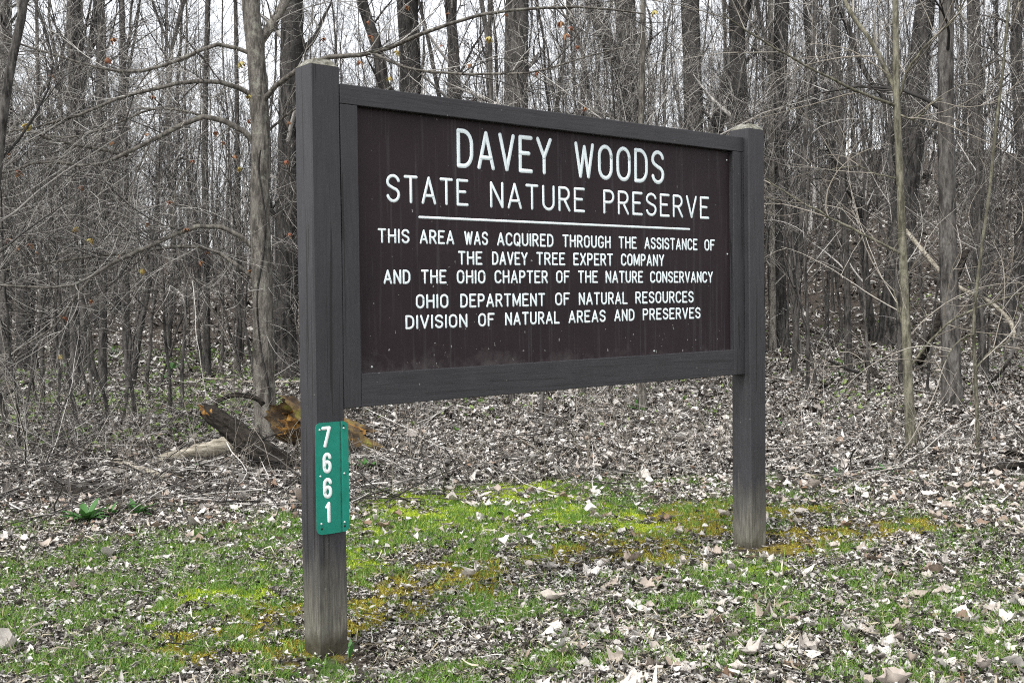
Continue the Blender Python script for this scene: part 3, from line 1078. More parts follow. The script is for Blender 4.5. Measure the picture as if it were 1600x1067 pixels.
def big_tree(label, pix, w0, w1, barkm, D=None, extra=7.0, nb=16, l1=2.2, limbs=(), name='bare_tree', cat='tree', group=None, twigm='twig',
             low=.12, dens=1.0, depth_drift=0.0, n=26, k=14, rough=.05, buds=None):
    if D is None:
        g0 = on_ground(*pix[0])
        D = g0[1] / ray(*pix[0])[1]
        pts = [g0 - np.array([0, 0, .15])] + [at(x, y, D + depth_drift * (pix[0][1] - y) / 600.0) for x, y in pix]
    else:
        pts = [at(x, y, D + depth_drift * (pix[0][1] - y) / 600.0) for x, y in pix]
        b = pts[0].copy()
        zg = ground_z(b[0], b[1])
        if b[2] > zg:
            pts = [np.array([b[0] + rng.normal(0, .05), b[1], zg - .15])] + pts
        else:
            pts[0][2] = zg - .15
    px_to_m = D / F
    nvis = len(pts)
    full = grow_up(pts, extra) if extra else np.array(pts)
    P = resample(full, n)
    seg = np.r_[0, np.cumsum(np.linalg.norm(np.diff(P, axis=0), axis=1))]
    vis = np.linalg.norm(np.diff(np.array(pts), axis=0), axis=1).sum()
    s = seg / max(vis, .01)
    rad = .5 * px_to_m * np.where(s < 1, w0 + (w1 - w0) * s, w1 * np.clip(1 - .8 * (seg - vis) / max(extra, .01), .08, 1))
    rad = rad * (1 + .35 * np.exp(-seg / .22))
    root_p = P[0].copy()
    root_p[2] = ground_z(root_p[0], root_p[1])
    BASES.append((root_p[0], root_p[1]))
    root = empty(name, root_p)
    tag(root, label, cat, group)
    tk, cr = MB(), MB()
    PP = resample(P, 60)
    RR = np.interp(np.linspace(0, 1, 60), np.linspace(0, 1, n), rad)
    tk.tubes(PP, RR, k, rough)
    tk.build('trunk', M[barkm], root, origin=root_p)
    base_p, base_r = P[None], rad[None]
    limbP = []
    for lp, lw0, lw1, dz in limbs:                  # limbs the picture shows one by one
        L3 = resample(np.array([at(x, y, D + dz * i / max(1, len(lp) - 1)) for i, (x, y) in enumerate(lp)]), 14)
        L3 = L3 + np.cumsum(rng.normal(0, .006, L3.shape), 0)
        lr = np.linspace(lw0, lw1, 14) * .5 * px_to_m
        lm = MB()
        lm.tubes(L3, lr, 7, .05)
        lm.build('limb', M[barkm], root, origin=root_p)
        limbP.append((L3, lr))
    if limbP:
        lP, lR = np.stack([a for a, b in limbP]), np.stack([b for a, b in limbP])
        p2, q2 = children(lP, lR, int(8 * dens), .12, .95, 1.45, .7, .0, .075, 12, .6, .016, .0045, .0075)
        p3, q3 = children(p2, q2, int(5 * dens), .15, 1.0, .6, .75, .05, .12, 8, .7, .02, .0026)
        p4, q4 = children(p3, q3, 2, .3, 1.0, .22, .7, .1, .14, 5, .7, .03, .0018)
        cr.tubes(p2, q2, 5)
        cr.tubes(p3, q3, 4)
        cr.tubes(p4, q4, 3)
    if nb:
        p1, q1 = children(base_p, base_r, nb, low, .97, lambda m, t: l1 * (1.2 - .7 * t) * rng.uniform(.4, 1.2, m), 1.0, .25, .11, 8, .3, .03, .0035, rad.max() * .4)
        p2, q2 = children(p1, q1, int(5 * dens), .2, 1.0, l1 * .36, .75, .15, .13, 6, .6, .02, .0022)
        p3, q3 = children(p2, q2, int(4 * dens), .2, 1.0, l1 * .15, .7, .1, .15, 4, .65, .0, .0015)
        cr.tubes(p1, q1, 5)
        cr.tubes(p2, q2, 4)
        cr.tubes(p3, q3, 3)
    return root, cr, root_p, limbP, D, M[twigm]


def finish(t):
    root, cr, rp, limbP, D, tm = t
    if cr.V:
        cr.build('crown', tm, root, origin=rp)
    return root


# the tree beside the near post, its arching limbs and its opening buds
LIMBS_A = [
    ([(400, 88), (367, 75), (337, 69), (307, 79), (270, 96), (225, 111), (180, 112), (124, 101), (60, 81), (-20, 55)], 7, 2.5, -.9),
    ([(402, 154), (375, 139), (349, 130), (292, 130), (244, 141), (187, 157), (142, 176), (94, 191), (37, 204), (-20, 207)], 8, 2.5, -1.2),
    ([(405, 232), (379, 204), (337, 184), (307, 184), (262, 206), (225, 225), (195, 240), (169, 255), (124, 259), (64, 251), (37, 262), (-20, 275)], 10, 3, -.5),
    ([(402, 392), (375, 371), (352, 358), (311, 356), (255, 378), (210, 399), (169, 419), (142, 436), (100, 452), (0, 449), (-40, 452)], 8, 2.5, -1.0),
    ([(404, 440), (375, 417), (337, 393), (300, 387), (255, 389), (187, 399), (120, 408), (37, 419), (-30, 432)], 7, 2.5, .6),
    ([(320, 184), (300, 178), (240, 172), (150, 205), (80, 215), (0, 192)], 4, 2, -.4),
    ([(403, 168), (418, 148), (440, 128), (470, 106), (511, 90), (560, 84), (592, 83), (625, 66), (658, 52), (734, 26), (791, 14), (915, 8), (1010, 20)], 9, 2.5, -.7),
    ([(585, 85), (604, 93), (654, 108), (725, 114), (800, 113), (850, 108), (915, 88), (980, 70)], 5, 2, -.3),
    ([(406, 222), (420, 205), (440, 185), (480, 160), (540, 150)], 5, 2, .4),
    ([(396, 88), (408, 62), (424, 36), (440, 10), (466, -40), (490, -90)], 17, 10, .3),
    ([(200, 243), (150, 235), (90, 222), (40, 205), (0, 192), (-20, 190)], 6, 3, -.8),
    ([(235, 222), (222, 260), (210, 300), (200, 350), (180, 392)], 3.5, 2, -.3),
    ([(300, 255), (276, 295), (274, 345), (280, 390), (300, 430), (312, 443)], 3.5, 1.6, -.6),
    ([(140, 437), (115, 470), (80, 515), (40, 540), (0, 570)], 5, 2, -.4),
]
tA = big_tree('grey barked tree close beside the near sign post with long arching limbs and red buds',
              [(416, 688), (413, 620), (411, 560), (411, 470), (408, 400), (405, 310), (408, 240), (404, 160), (400, 90), (391, 0)], 34, 27, 'bark_grey', None, 8, 10, 1.6,
              LIMBS_A, low=.45, dens=1.4, n=30, k=20, rough=.035, twigm='twig_near')
rootA, crA, rpA, limbA, DA, tmA = tA
BUDS = [(16, 240), (47, 195), (230, 208), (374, 97), (392, 150), (387, 188), (337, 207), (350, 222), (365, 242), (373, 261), (263, 313), (128, 290),
        (30, 268), (118, 355), (145, 373), (231, 350), (290, 356), (186, 397), (311, 408), (325, 393), (392, 422), (144, 469), (103, 494), (92, 554),
        (25, 387), (50, 380), (224, 420), (167, 90), (82, 117), (576, 33), (583, 57), (623, 81), (637, 10), (886, 52), (896, 43), (877, 33), (837, 112),
        (915, 168), (901, 71), (765, 57), (791, 21), (450, 190), (456, 365), (449, 250), (60, 395), (10, 372), (300, 250), (173, 222), (240, 150), (175, 60),
        (690, 70), (735, 100), (560, 95), (610, 120), (1020, 17), (700, 20), (505, 60), (480, 130)]
allP = np.concatenate([a for a, b in limbA])
bm_variants = []


def bud_mesh(seed, L, spread):
    r_ = np.random.default_rng(seed)
    mb = MB()
    for i in range(9):
        a = i * 2.4 + r_.uniform(-.3, .3)
        tip = np.array([math.cos(a) * spread, math.sin(a) * spread, -1.0])
        tip = tip / np.linalg.norm(tip) * L * r_.uniform(.7, 1.15)
        side = np.cross(tip, [0, 0, 1.0]) + 1e-4
        side = side / np.linalg.norm(side) * L * .16
        out = np.array([math.cos(a), math.sin(a), 0]) * L * .22
        rows = [(np.zeros(3), .2), (tip * .35 + out, 1), (tip * .7 + out * .9, .85), (tip, .06)]
        V = []
        for c, w_ in rows:
            V += [c - side * w_, c + out * .12 * w_, c + side * w_]
        mb.add(V, [[k * 3 + j, k * 3 + j + 1, k * 3 + j + 4, k * 3 + j + 3] for k in range(3) for j in range(2)])
    return mb


twP, twR, bud_src = [], [], []
for i, (bx, by) in enumerate(BUDS):
    best = None
    dirs = ray(bx, by)
    q = CAM + dirs * ((allP[:, 1:2]) / dirs[1])
    k = int(np.argmin(((q - allP) ** 2).sum(1)))
    tgt = at(bx, by, allP[k, 1] / dirs[1] + rng.normal(0, .05))
    src = allP[k]
    v = tgt - src
    L = np.linalg.norm(v)
    mid = src + v * .5 + np.array([0, 0, min(.10, .3 * L)]) + rng.normal(0, .02, 3)
    twP.append(resample(np.array([src, src + v * .2 + rng.normal(0, .015, 3), mid, tgt + np.array([0, 0, .03]), tgt]), 9))
    twR.append(np.linspace(.0035, .0018, 9))
    if len(bud_src) < 4:
        mb = bud_mesh(i, (.050, .062, .042, .055)[i], (.5, .35, .9, .6)[i])
        o = mb.build('bud', M['bud_red'] if i % 2 == 0 else M['bud_gold'], rootA)
        bud_src.append(o)
    else:
        o = bud_src[int(rng.choice(4, p=[.46, .08, .38, .08]))].copy()
        COL.objects.link(o)
        o.parent = rootA
    o.location = tgt - rpA
    sc = rng.uniform(.9, 1.7)
    o.scale = (sc, sc, sc)
    o.rotation_euler = (rng.normal(0, .4), rng.normal(0, .4), rng.uniform(0, 6))
crA.tubes(np.stack(twP), np.stack(twR), 4)
finish(tA)
# the vine up its trunk
vp = [(424, 668), (423, 640), (421, 610), (412, 570), (405, 520), (402, 470), (404, 440), (411, 400), (415, 350), (409, 300), (404, 265), (407, 235)]
V3 = resample(np.array([at(x, y, DA - .115 - .01 * math.sin(i)) for i, (x, y) in enumerate(vp)]), 40)
mb = MB()
mb.tubes(V3, np.linspace(.014, .009, 40), 6, .1)
o = mb.build('vine', M['bark_dark'], origin=V3[0])
o.location = V3[0]
tag(o, 'dark bare vine climbing up the grey trunk beside the near sign post', 'vine')

T_ = big_tree
SPEC = [
    ('straight slim grey tree left of the arching limbs, under the open sky', dict(pix=[(161, 545), (159, 300), (157, 0)], w0=13, w1=10, barkm='bark_mid', D=22)),
    ('upright tree with a dark mottled trunk standing in the clearing far left of the sign', dict(pix=[(118, 603), (115, 400), (112, 200), (110, 0)], w0=15, w1=12, barkm='bark_mid')),
    ('crooked dark tree bending out of the picture at the upper left corner', dict(pix=[(-30, 640), (-18, 400), (-2, 250), (5, 180), (22, 80), (37, 0)], w0=17, w1=13, barkm='bark_mid', D=11)),
    ('stout trunk standing on the extreme left edge of the photo', dict(pix=[(6, 540), (8, 300), (8, 0)], w0=24, w1=20, barkm='bark_mid', D=24)),
    ('slim pole-straight tree with its foot beside a pale fallen pole', dict(pix=[(323, 588), (322, 400), (320, 200), (325, 0)], w0=12, w1=8, barkm='bark_mid')),
    ('slim dark tree footed in a bare patch of the clearing left of the grey trunk', dict(pix=[(197, 554), (196, 300), (190, 0)], w0=12, w1=9, barkm='bark_mid')),
    ('slim grey tree close right of the dark mottled trunk in the far left clearing', dict(pix=[(130, 560), (132, 400), (124, 0)], w0=12, w1=9, barkm='bark_mid')),
    ('thick dark tree half hidden behind the near sign post', dict(pix=[(446, 515), (450, 300), (457, 0)], w0=38, w1=34, barkm='bark_dark', D=23)),
    ('thin straight pole tree just left of the grey trunk with the arching limbs', dict(pix=[(374, 530), (372, 300), (368, 0)], w0=9, w1=6, barkm='bark_mid', D=27)),
    ('thin dark stem standing alone among leaf litter at the far left', dict(pix=[(67, 631), (64, 450), (62, 300), (57, 0)], w0=7, w1=5, barkm='bark_mid')),
    ('dark tree leaning left behind the top rail, next to the near post', dict(pix=[(640, 560), (600, 135), (566, 0)], w0=22, w1=17, barkm='bark_dark', D=24)),
    ('thick upright dark tree rising behind the top rail before the word DAVEY', dict(pix=[(648, 560), (642, 130), (636, 0)], w0=36, w1=32, barkm='bark_dark', D=26)),
    ('slim dark tree rising behind the top rail above the first letter of DAVEY', dict(pix=[(724, 560), (714, 130), (704, 0)], w0=14, w1=11, barkm='bark_mid', D=27)),
    ('thick brown grey tree rising above the gap between the words DAVEY and WOODS', dict(pix=[(808, 560), (806, 150), (808, 0)], w0=40, w1=36, barkm='bark_mid', D=25)),
    ('dark tree leaning left over the word WOODS', dict(pix=[(1030, 560), (990, 190), (955, 80), (935, 30), (915, -30)], w0=26, w1=22, barkm='bark_dark', D=26)),
    ('thick straight grey tree rising behind the top rail over the word WOODS', dict(pix=[(990, 560), (985, 180), (976, 0)], w0=38, w1=33, barkm='bark_mid', D=28)),
    ('straight dark tree rising behind the top rail just past the word WOODS', dict(pix=[(1090, 560), (1084, 180), (1078, 0)], w0=32, w1=28, barkm='bark_dark', D=27)),
    ('dark tree leaning right behind the top rail near the far post', dict(pix=[(1050, 560), (1085, 400), (1122, 190), (1165, 0)], w0=24, w1=20, barkm='bark_dark', D=27.5)),
    ('dark tree standing right behind the far sign post', dict(pix=[(1160, 560), (1156, 200), (1150, 0)], w0=28, w1=24, barkm='bark_dark', D=25)),
    ('thick dark tree with a pale stem beside it, next right of the far sign post', dict(pix=[(1219, 545), (1213, 400), (1215, 200), (1222, 0)], w0=30, w1=23, barkm='bark_dark')),
    ('pale slim stem hugging the thick dark tree by the far sign post', dict(pix=[(1208, 548), (1206, 300), (1204, 0)], w0=10, w1=8, barkm='bark_grey')),
    ('thin leaning grey stem rising between the far sign post and the crooked tree', dict(pix=[(1240, 590), (1250, 400), (1262, 150), (1275, 0)], w0=9, w1=7, barkm='bark_mid')),
    ('straight slim tree whose foot touches a curved fallen branch', dict(pix=[(1326, 582), (1322, 400), (1312, 200), (1300, 0)], w0=11, w1=9, barkm='bark_mid')),
    ('crooked dark tree with a sharp kink in its slender trunk', dict(pix=[(1364, 532), (1352, 420), (1346, 330), (1326, 296), (1311, 259), (1285, 205), (1276, 150), (1262, 60)], w0=12, w1=8, barkm='bark_dark', extra=3)),
    ('big dark tree with a flared foot leaning right behind the pale sapling', dict(pix=[(1393, 545), (1406, 400), (1422, 240), (1432, 130), (1447, 0)], w0=44, w1=29, barkm='bark_dark',
        limbs=[([(1412, 330), (1398, 240), (1378, 150), (1352, 118), (1330, 60), (1310, 10)], 12, 7, -.8)])),
    ('grey straight trunk between the pale sapling and the tree with yellow leaves', dict(pix=[(1489, 639), (1486, 560), (1482, 400), (1479, 250), (1478, 100), (1479, 0)], w0=29, w1=22, barkm='bark_mid', low=.3)),
    ('tall grey tree with a loosely twisted vine, just behind the grey straight trunk', dict(pix=[(1525, 507), (1529, 350), (1525, 200), (1521, 0)], w0=24, w1=20, barkm='bark_mid')),
    ('dark curving tree on the right edge of the photo', dict(pix=[(1565, 540), (1580, 470), (1592, 425), (1600, 300), (1588, 100), (1590, 0)], w0=24, w1=17, barkm='bark_dark')),
    ('thin dark stem standing behind the pale sapling in the leaf litter', dict(pix=[(1409, 605), (1404, 500), (1400, 420), (1392, 250)], w0=8, w1=5, barkm='bark_mid', extra=3)),
    ('wispy dark stem between the far sign post and the slim tree with a curved branch', dict(pix=[(1262, 612), (1262, 500), (1258, 400), (1268, 200)], w0=6, w1=4, barkm='bark_mid', extra=3)),
    ('thin grey stem right of the grey straight trunk beside a looping fallen vine', dict(pix=[(1540, 594), (1535, 520), (1531, 420), (1528, 250)], w0=9, w1=6, barkm='bark_mid', extra=3)),
    ('slim trunk with its foot seen under the bottom rail of the sign', dict(pix=[(1004, 640), (1002, 560), (1000, 300), (1004, 100)], w0=13, w1=9, barkm='bark_grey')),
    ('thin pale stem with its foot just visible under the middle of the sign', dict(pix=[(800, 628), (790, 500), (770, 200), (765, 20)], w0=9, w1=6, barkm='bark_mid')),
]
for label, kw in SPEC:
    finish(big_tree(label, **kw))

# saplings one can tell apart
finish(big_tree('pale greenish sapling with forked lower branches standing right of the far sign post',
                [(1424, 700), (1420, 620), (1413, 450), (1405, 250), (1401, 150), (1399, 0)], 15, 9, 'bark_green', None, 4, 8, 1.0, [
                    ([(1402, 158), (1390, 120), (1365, 70), (1340, 30), (1315, -20)], 8, 6, .4),
                    ([(1400, 166), (1350, 145), (1280, 110), (1190, 60), (1130, 20)], 5, 2, -.6),
                    ([(1409, 397), (1340, 365), (1260, 325), (1190, 280)], 4.5, 2, -.3),
                    ([(1405, 152), (1420, 101), (1450, 62), (1487, 30), (1510, -10)], 4.5, 2.5, -.4),
                    ([(1420, 575), (1460, 525), (1500, 492), (1560, 470), (1620, 448)], 4.5, 2, -.5),
                    ([(1420, 570), (1405, 500), (1396, 455)], 5, 2, .2),
                    ([(1405, 180), (1430, 185), (1452, 160), (1470, 150)], 3.5, 1.5, -.2),
                    ([(1408, 280), (1370, 272), (1340, 260), (1300, 262)], 3, 1.5, .3),
                ], name='sapling', cat='sapling', twigm='twig_pale', low=.3, dens=.7))
finish(big_tree('thin grey sapling stem with a slight bend, rightmost in the near leaf litter',
                [(1529, 716), (1525, 600), (1522, 500), (1535, 380), (1546, 300), (1556, 200), (1570, 80)], 6, 4, 'bark_green', None, 2, 8, .7,
                [([(1524, 580), (1560, 540), (1600, 520)], 3, 1.5, .2), ([(1523, 520), (1490, 545), (1460, 590)], 3, 1.2, -.3)], name='sapling', cat='sapling', twigm='twig_pale', low=.3, dens=.7))

# ------------------------------------------------------------------ the crowded woods: copies
PROTO = []
LAB = {'tree': 'slim bare grey tree among the many alike that crowd the woods behind the sign',
       'dark': 'stout dark trunked bare tree among several alike deep in the woods behind the sign',
       'sapling': 'spindly leafless sapling among the many alike filling the woods behind the sign',
       'shrub': 'tangled leafless shrub among the many alike in the undergrowth behind the sign'}
GRP = {'tree': 'slim bare trees crowding the woods', 'dark': 'stout dark trees deep in the woods', 'sapling': 'spindly saplings filling the woods', 'shrub': 'leafless shrubs in the undergrowth'}
slim = [tree_proto('bare_tree', LAB['tree'], 'tree', GRP['tree'], 100 + i, 'bark_mid', 'twig_far', H=15 + i % 3 * 2, r0=.036 + .016 * (i % 3), nb=32, low=.17, l1=2.4, up=.45, dens=1.2, wob=.07, fork=i % 3) for i in range(6)]
dark = [tree_proto('bare_tree', LAB['dark'], 'tree', GRP['dark'], 200 + i, 'bark_dark', 'twig_far', H=19, r0=.20, nb=34, low=.2, l1=3.4, up=.3, dens=1.2, fork=1, wob=.05) for i in range(3)]
sap = [tree_proto('sapling', LAB['sapling'], 'sapling', GRP['sapling'], 300 + i, 'bark_mid', 'twig', H=5.0 + i % 3, r0=.022 + .004 * (i % 3), nb=20, low=.28, l1=1.7, wob=.08, up=.3, dens=1.0, fork=i % 2) for i in range(6)]


arch = [tree_proto('understorey_tree', 'low leafless tree with long arching branches among those beside the grey trunk', 'tree', 'arching understorey trees beside the grey trunk', 350 + i,
                   'bark_mid', 'twig_near', H=4.6, r0=.024, nb=20, low=.25, l1=2.4, wob=.06, up=.12, dens=1.1) for i in range(4)]
arch_b = [tree_proto('understorey_tree', 'low leafless tree with long arching branches among those behind the sign panel', 'tree', 'arching understorey trees behind the sign panel', 360 + i,
                     'bark_mid', 'twig_near', H=5.4, r0=.022, nb=20, low=.25, l1=2.2, wob=.06, up=.15, dens=1.0) for i in range(4)]


def shrub_proto(seed, n, H):
    global rng
    keep = rng
    rng = np.random.default_rng(seed)
    root = empty('shrub')
    tag(root, LAB['shrub'], 'shrub', GRP['shrub'])
    a = rng.uniform(0, 2 * math.pi, n)
    sp = rng.uniform(.15, .9, n)
    d = norm(np.stack([np.cos(a) * sp, np.sin(a) * sp, np.ones(n) * .8], -1))
    p = np.stack([np.cos(a) * .06, np.sin(a) * .06, np.full(n, -.05)], -1)
    L = H * rng.uniform(.5, 1.15, n)
    pts = [p]
    for k in range(9):
        p = p + d * (L / 9)[:, None]
        pts.append(p)
        d = norm(d + rng.normal(0, .10, (n, 3)) + np.array([0, 0, -.075]))
    P = np.stack(pts, 1)
    rd = rng.uniform(.004, .009, n)[:, None] * (1 - .75 * np.linspace(0, 1, 10))[None]
    st, cr = MB(), MB()
    st.tubes(P, rd, 5)
    p2, q2 = children(P, rd, 7, .15, 1.0, H * .28, .8, .1, .14, 6, .65, .0, .0020)
    p3, q3 = children(p2, q2, 4, .2, 1.0, H * .11, .8, .05, .16, 4, .7, .0, .0014)
    cr.tubes(p2, q2, 3)
    cr.tubes(p3, q3, 3)
    st.build('stem', M['twig'], root)
    cr.build('crown', M['twig'], root)
    rng = keep
    return root


shr = [shrub_proto(400 + i, 9 + i, 1.5 + .25 * i) for i in range(5)]


def free(x, y, dmin):
    return all((x - a) ** 2 + (y - b) ** 2 > dmin * dmin for a, b in BASES)


def plant_many(protos, n, d0, d1, half0, half1, dmin, s0, s1, tilt, accept=None, power=1.0):
    done, tries = 0, 0
    while done < n and tries < n * 40:
        tries += 1
        y = (d0 ** power + rng.random() * (d1 ** power - d0 ** power)) ** (1 / power)
        x = y * rng.uniform(half0, half1)
        if accept and not accept(x, y):
            continue
        if not free(x, y, dmin):
            continue
        src = protos[done % len(protos)]
        k = rng.uniform(s0, s1)
        kz = k * rng.uniform(.85, 1.2)
        loc = (x, y, float(ground_z(x, y)))
        rz = rng.uniform(0, 6.28)
        tl = (rng.normal(0, tilt), rng.normal(0, tilt))
        if done < len(protos):
            o = src
            o.location, o.rotation_euler, o.scale = loc, (tl[0], tl[1], rz), (k, k, kz)
        else:
            copy_tree(src, loc, rz, (k, k, kz), tl)
        BASES.append((x, y))
        done += 1


def px_of(x, y):
    return 800 + F * x / y


def thin(x, y):
    p = px_of(x, y)
    return rng.random() < (.6 if 230 < p < 660 else 1.0)


plant_many(dark, 13, 26, 62, -.52, .52, 1.2, .7, 1.2, .05, thin, power=1.6)
plant_many(slim, 140, 21, 64, -.54, .54, .6, .6, 1.2, .075, thin, power=1.6)
plant_many(arch, 10, 10.8, 17, -.50, -.16, .5, .8, 1.2, .12, lambda x, y: not (190 < px_of(x, y) < 640 and y < 13.5))
plant_many(sap, 110, 15, 46, -.54, .54, .45, .6, 1.25, .12, lambda x, y: px_of(x, y) < 1190 or rng.random() < .55, power=1.4)
plant_many(arch_b, 9, 13.5, 19, -.15, .45, .6, .8, 1.2, .12)
plant_many(shr, 26, 10.5, 30, -.52, .52, .4, .6, 1.2, .12, lambda x, y: px_of(x, y) < 210 or y > 18, power=1.1)

# the wood beyond, read as one mass
mb = MB()
n = 1000
y = 58 + rng.random(n) ** .9 * 100
x = y * rng.uniform(-.62, .62, n)
H = rng.uniform(11, 20, n)
r0 = rng.uniform(.035, .13, n)
s = np.linspace(0, 1, 7)
dx, dy = rng.normal(0, .05, n) * H, rng.normal(0, .05, n) * H
P = np.stack([x[:, None] + dx[:, None] * s + np.cumsum(rng.normal(0, .22, (n, 7)), 1), y[:, None] + dy[:, None] * s, ground_z(x, y)[:, None] + H[:, None] * s - .2], -1)
rd = r0[:, None] * (1 - .85 * s)[None]
mb.tubes(P, rd, 5)
p1, q1 = children(P, rd, 20, .1, 1.0, 3.0, .9, .4, .1, 5, .4, .03, .010)
p2, q2 = children(p1, q1, 5, .2, 1.0, 1.2, .7, .2, .14, 4, .6, 0, .007)
mb.tubes(p1, q1, 3)
mb.tubes(p2, q2, 3)
o = mb.build('far_woods', M['twig_far'])
tag(o, 'dense grey mass of leafless far-off woods closing the view on the slope', 'woods', kind='stuff')


def rough_tube(P, rad, k, ridge, seed, jag0=0.0, jag1=0.0):
    """a log surface with ridges running along it and ragged ends"""
    n = len(P)
    T = norm(np.gradient(P, axis=0))
    ref = np.array([0, 0, 1.0])
    u = norm(np.cross(T, ref))
    v = np.cross(T, u)
    a = np.arange(k) * 2 * math.pi / k
    S, A = np.meshgrid(np.linspace(0, 1, n), np.arange(k), indexing='ij')
    nz_ = vnoise(np.minimum(A, k - A) * .55 + 40 * (A > k / 2), S * 5, 1.0, seed) - .5 + .5 * (vnoise(A * 1.3, S * 14, 1.0, seed + 3) - .5)
    rr = np.asarray(rad)[:, None] * (1 + ridge * nz_)
    V = P[:, None, :] + rr[..., None] * (np.cos(a)[None, :, None] * u[:, None, :] + np.sin(a)[None, :, None] * v[:, None, :])
    L = np.linalg.norm(P[-1] - P[0])
    r_ = np.random.default_rng(seed)
    j0 = np.interp(np.arange(k), np.linspace(0, k, 9), np.r_[(q := r_.uniform(-1, 1, 8)), q[:1]]) + r_.normal(0, .3, k)
    j1 = np.interp(np.arange(k), np.linspace(0, k, 9), np.r_[(q := r_.uniform(-1, 1, 8)), q[:1]]) + r_.normal(0, .3, k)
    V = V + (np.maximum(0, 1 - S * 5) * j0[None] * jag0 - np.maximum(0, S * 5 - 4) * j1[None] * jag1)[..., None] * T[:, None, :]
    i_ = np.arange(n - 1)[:, None] * k + np.arange(k)[None]
    nx = np.arange(n - 1)[:, None] * k + (np.arange(k)[None] + 1) % k
    return V.reshape(-1, 3), np.stack([i_, nx, nx + k, i_ + k], -1).reshape(-1, 4)


# ------------------------------------------------------------------ fallen wood
def fallen(name, label, cat, pts, w0, w1, mat, k=12, rough=.12, broken=True, n=24):
    P = resample(np.array(pts, float), n)
    rad = np.linspace(w0, w1, n) * .5
    o0 = P[0].copy()
    mb = MB()
    mb.tubes(P, rad * (1 + rng.normal(0, .04, n)), k, rough, cap=True)
    ob = mb.build(name, mat, origin=o0)
    ob.location = o0
    tag(ob, label, cat)
    return ob


def G(px, py, up=0.0):
    p = on_ground(px, py)
    p[2] += up
    return p


d_ = G(425, 735)
DL = d_[1] / ray(425, 735)[1]
ax_ = resample(np.array([at(326, 643, DL + .32), at(350, 661, DL + .25), at(380, 684, DL + .16), at(410, 708, DL + .08), at(436, 727, DL), at(452, 742, DL - .03)]), 50)
root = empty('fallen_log', ax_[0])
tag(root, 'dark rough barked broken log propped up at one end beside the grey trunk', 'log')
mb = MB()
mb.add(*rough_tube(ax_, np.linspace(.075, .135, 50), 44, .55, 21, .07, .1))
mb.build('bark', M['log_bark'], root, origin=ax_[0])
mb = MB()
mb.add(*rough_tube(ax_[:8] + norm(ax_[:1] - ax_[-1:]) * .05, np.array([.004, .035, .05, .06, .062, .064, .064, .06]), 26, .8, 25, .10))
mb.build('splintered_end', M['rot'], root, origin=ax_[0])
DP = G(300, 722)[1] / ray(300, 722)[1]
fallen('fallen_log', 'pale split log lying on the litter under the dark propped log', 'log',
       [at(248, 718, DP), at(300, 707, DP + .05), at(350, 697, DP + .1), at(392, 688, DP + .15)], 13 * DP / F, 34 * DP / F, M['log_pale'])
fallen('fallen_branch', 'dark arched rotten branch behind the dark propped log', 'branch',
       [at(338, 655, DL + .9), at(336, 632, DL + .9), at(350, 622, DL + 1.0), at(372, 617, DL + 1.0), at(400, 622, DL + 1.0), at(412, 632, DL + 1.0)], .035, .055, M['log_bark'])
fallen('fallen_pole', 'slim pale fallen pole lying behind the grey trunk', 'pole', [G(318, 596, .06), G(360, 599, .07), G(400, 604, .07), G(470, 600, .05)], .05, .035, M['log_pale'], 8, .05)
fallen('fallen_log', 'low dark half buried log in the litter left of the leafy plants', 'log', [G(80, 772, .02), G(130, 776, .03), G(180, 778, .03), G(205, 776, .0)], .11, .09, M['log_bark'])
fallen('fallen_branch', 'dark fallen branch poking in from the left edge over the litter', 'branch', [G(-20, 640, .10), G(15, 632, .2), G(32, 624, .24), G(50, 612, .2)], .06, .03, M['log_bark'])
fallen('fallen_branch', 'straight dark stick lying on the litter at the left edge', 'branch', [G(-20, 668, .05), G(20, 670, .05), G(45, 668, .03)], .05, .04, M['log_bark'])
fallen('split_wood', 'pale splintered wood slab in the litter left of the pale split log', 'wood piece', [G(180, 728, .03), G(215, 740, .04), G(258, 752, .03)], .10, .05, M['log_pale'], 7, .2)
DT = 17.0
fallen('fallen_tree', 'pale barkless fallen trunk hung diagonally behind the grey straight trunk', 'fallen tree',
       [at(1415, 360, DT + 2), at(1470, 425, DT + 1.2), at(1500, 450, DT + .8), at(1540, 468, DT + .3), at(1578, 502, DT), at(1588, 545, DT - .3)], .075, .06, M['log_pale'], 9, .06)
fallen('fallen_branch', 'long curved branch lying from the litter up to the foot of a slim tree', 'branch', [G(1255, 560, .5), at(1275, 545, 15.5), at(1295, 563, 15.5), at(1318, 574, 15.5), G(1345, 590, .06)], .03, .05, M['bark_mid'], 8, .05)
fallen('fallen_log', 'short dark hooked log on the litter behind the slim tree with a curved branch', 'log', [G(1334, 572, .18), G(1350, 577, .2), G(1362, 588, .1), G(1375, 596, .04)], .08, .09, M['log_bark'])
fallen('fallen_tree', 'dark leaning dead trunk propped between the pale sapling and the grey straight trunk', 'fallen tree', [G(1432, 570, -.05), at(1450, 540, 17), at(1466, 500, 17), at(1492, 440, 17), at(1510, 390, 17)], .13, .09, M['log_bark'])
fallen('fallen_vine', 'brown looping dead vine on the litter near the right edge', 'vine', [at(1596, 490, 14.5), at(1588, 530, 14.3), at(1572, 570, 14), G(1545, 605, .06), G(1505, 612, .05)], .05, .045, M['bark_mid'], 8, .05)
fallen('fallen_branch', 'dark rotten branch lying in the litter on the right edge below the thin sapling', 'branch', [G(1545, 742, .03), G(1580, 738, .05), G(1625, 736, .05)], .06, .05, M['log_bark'])

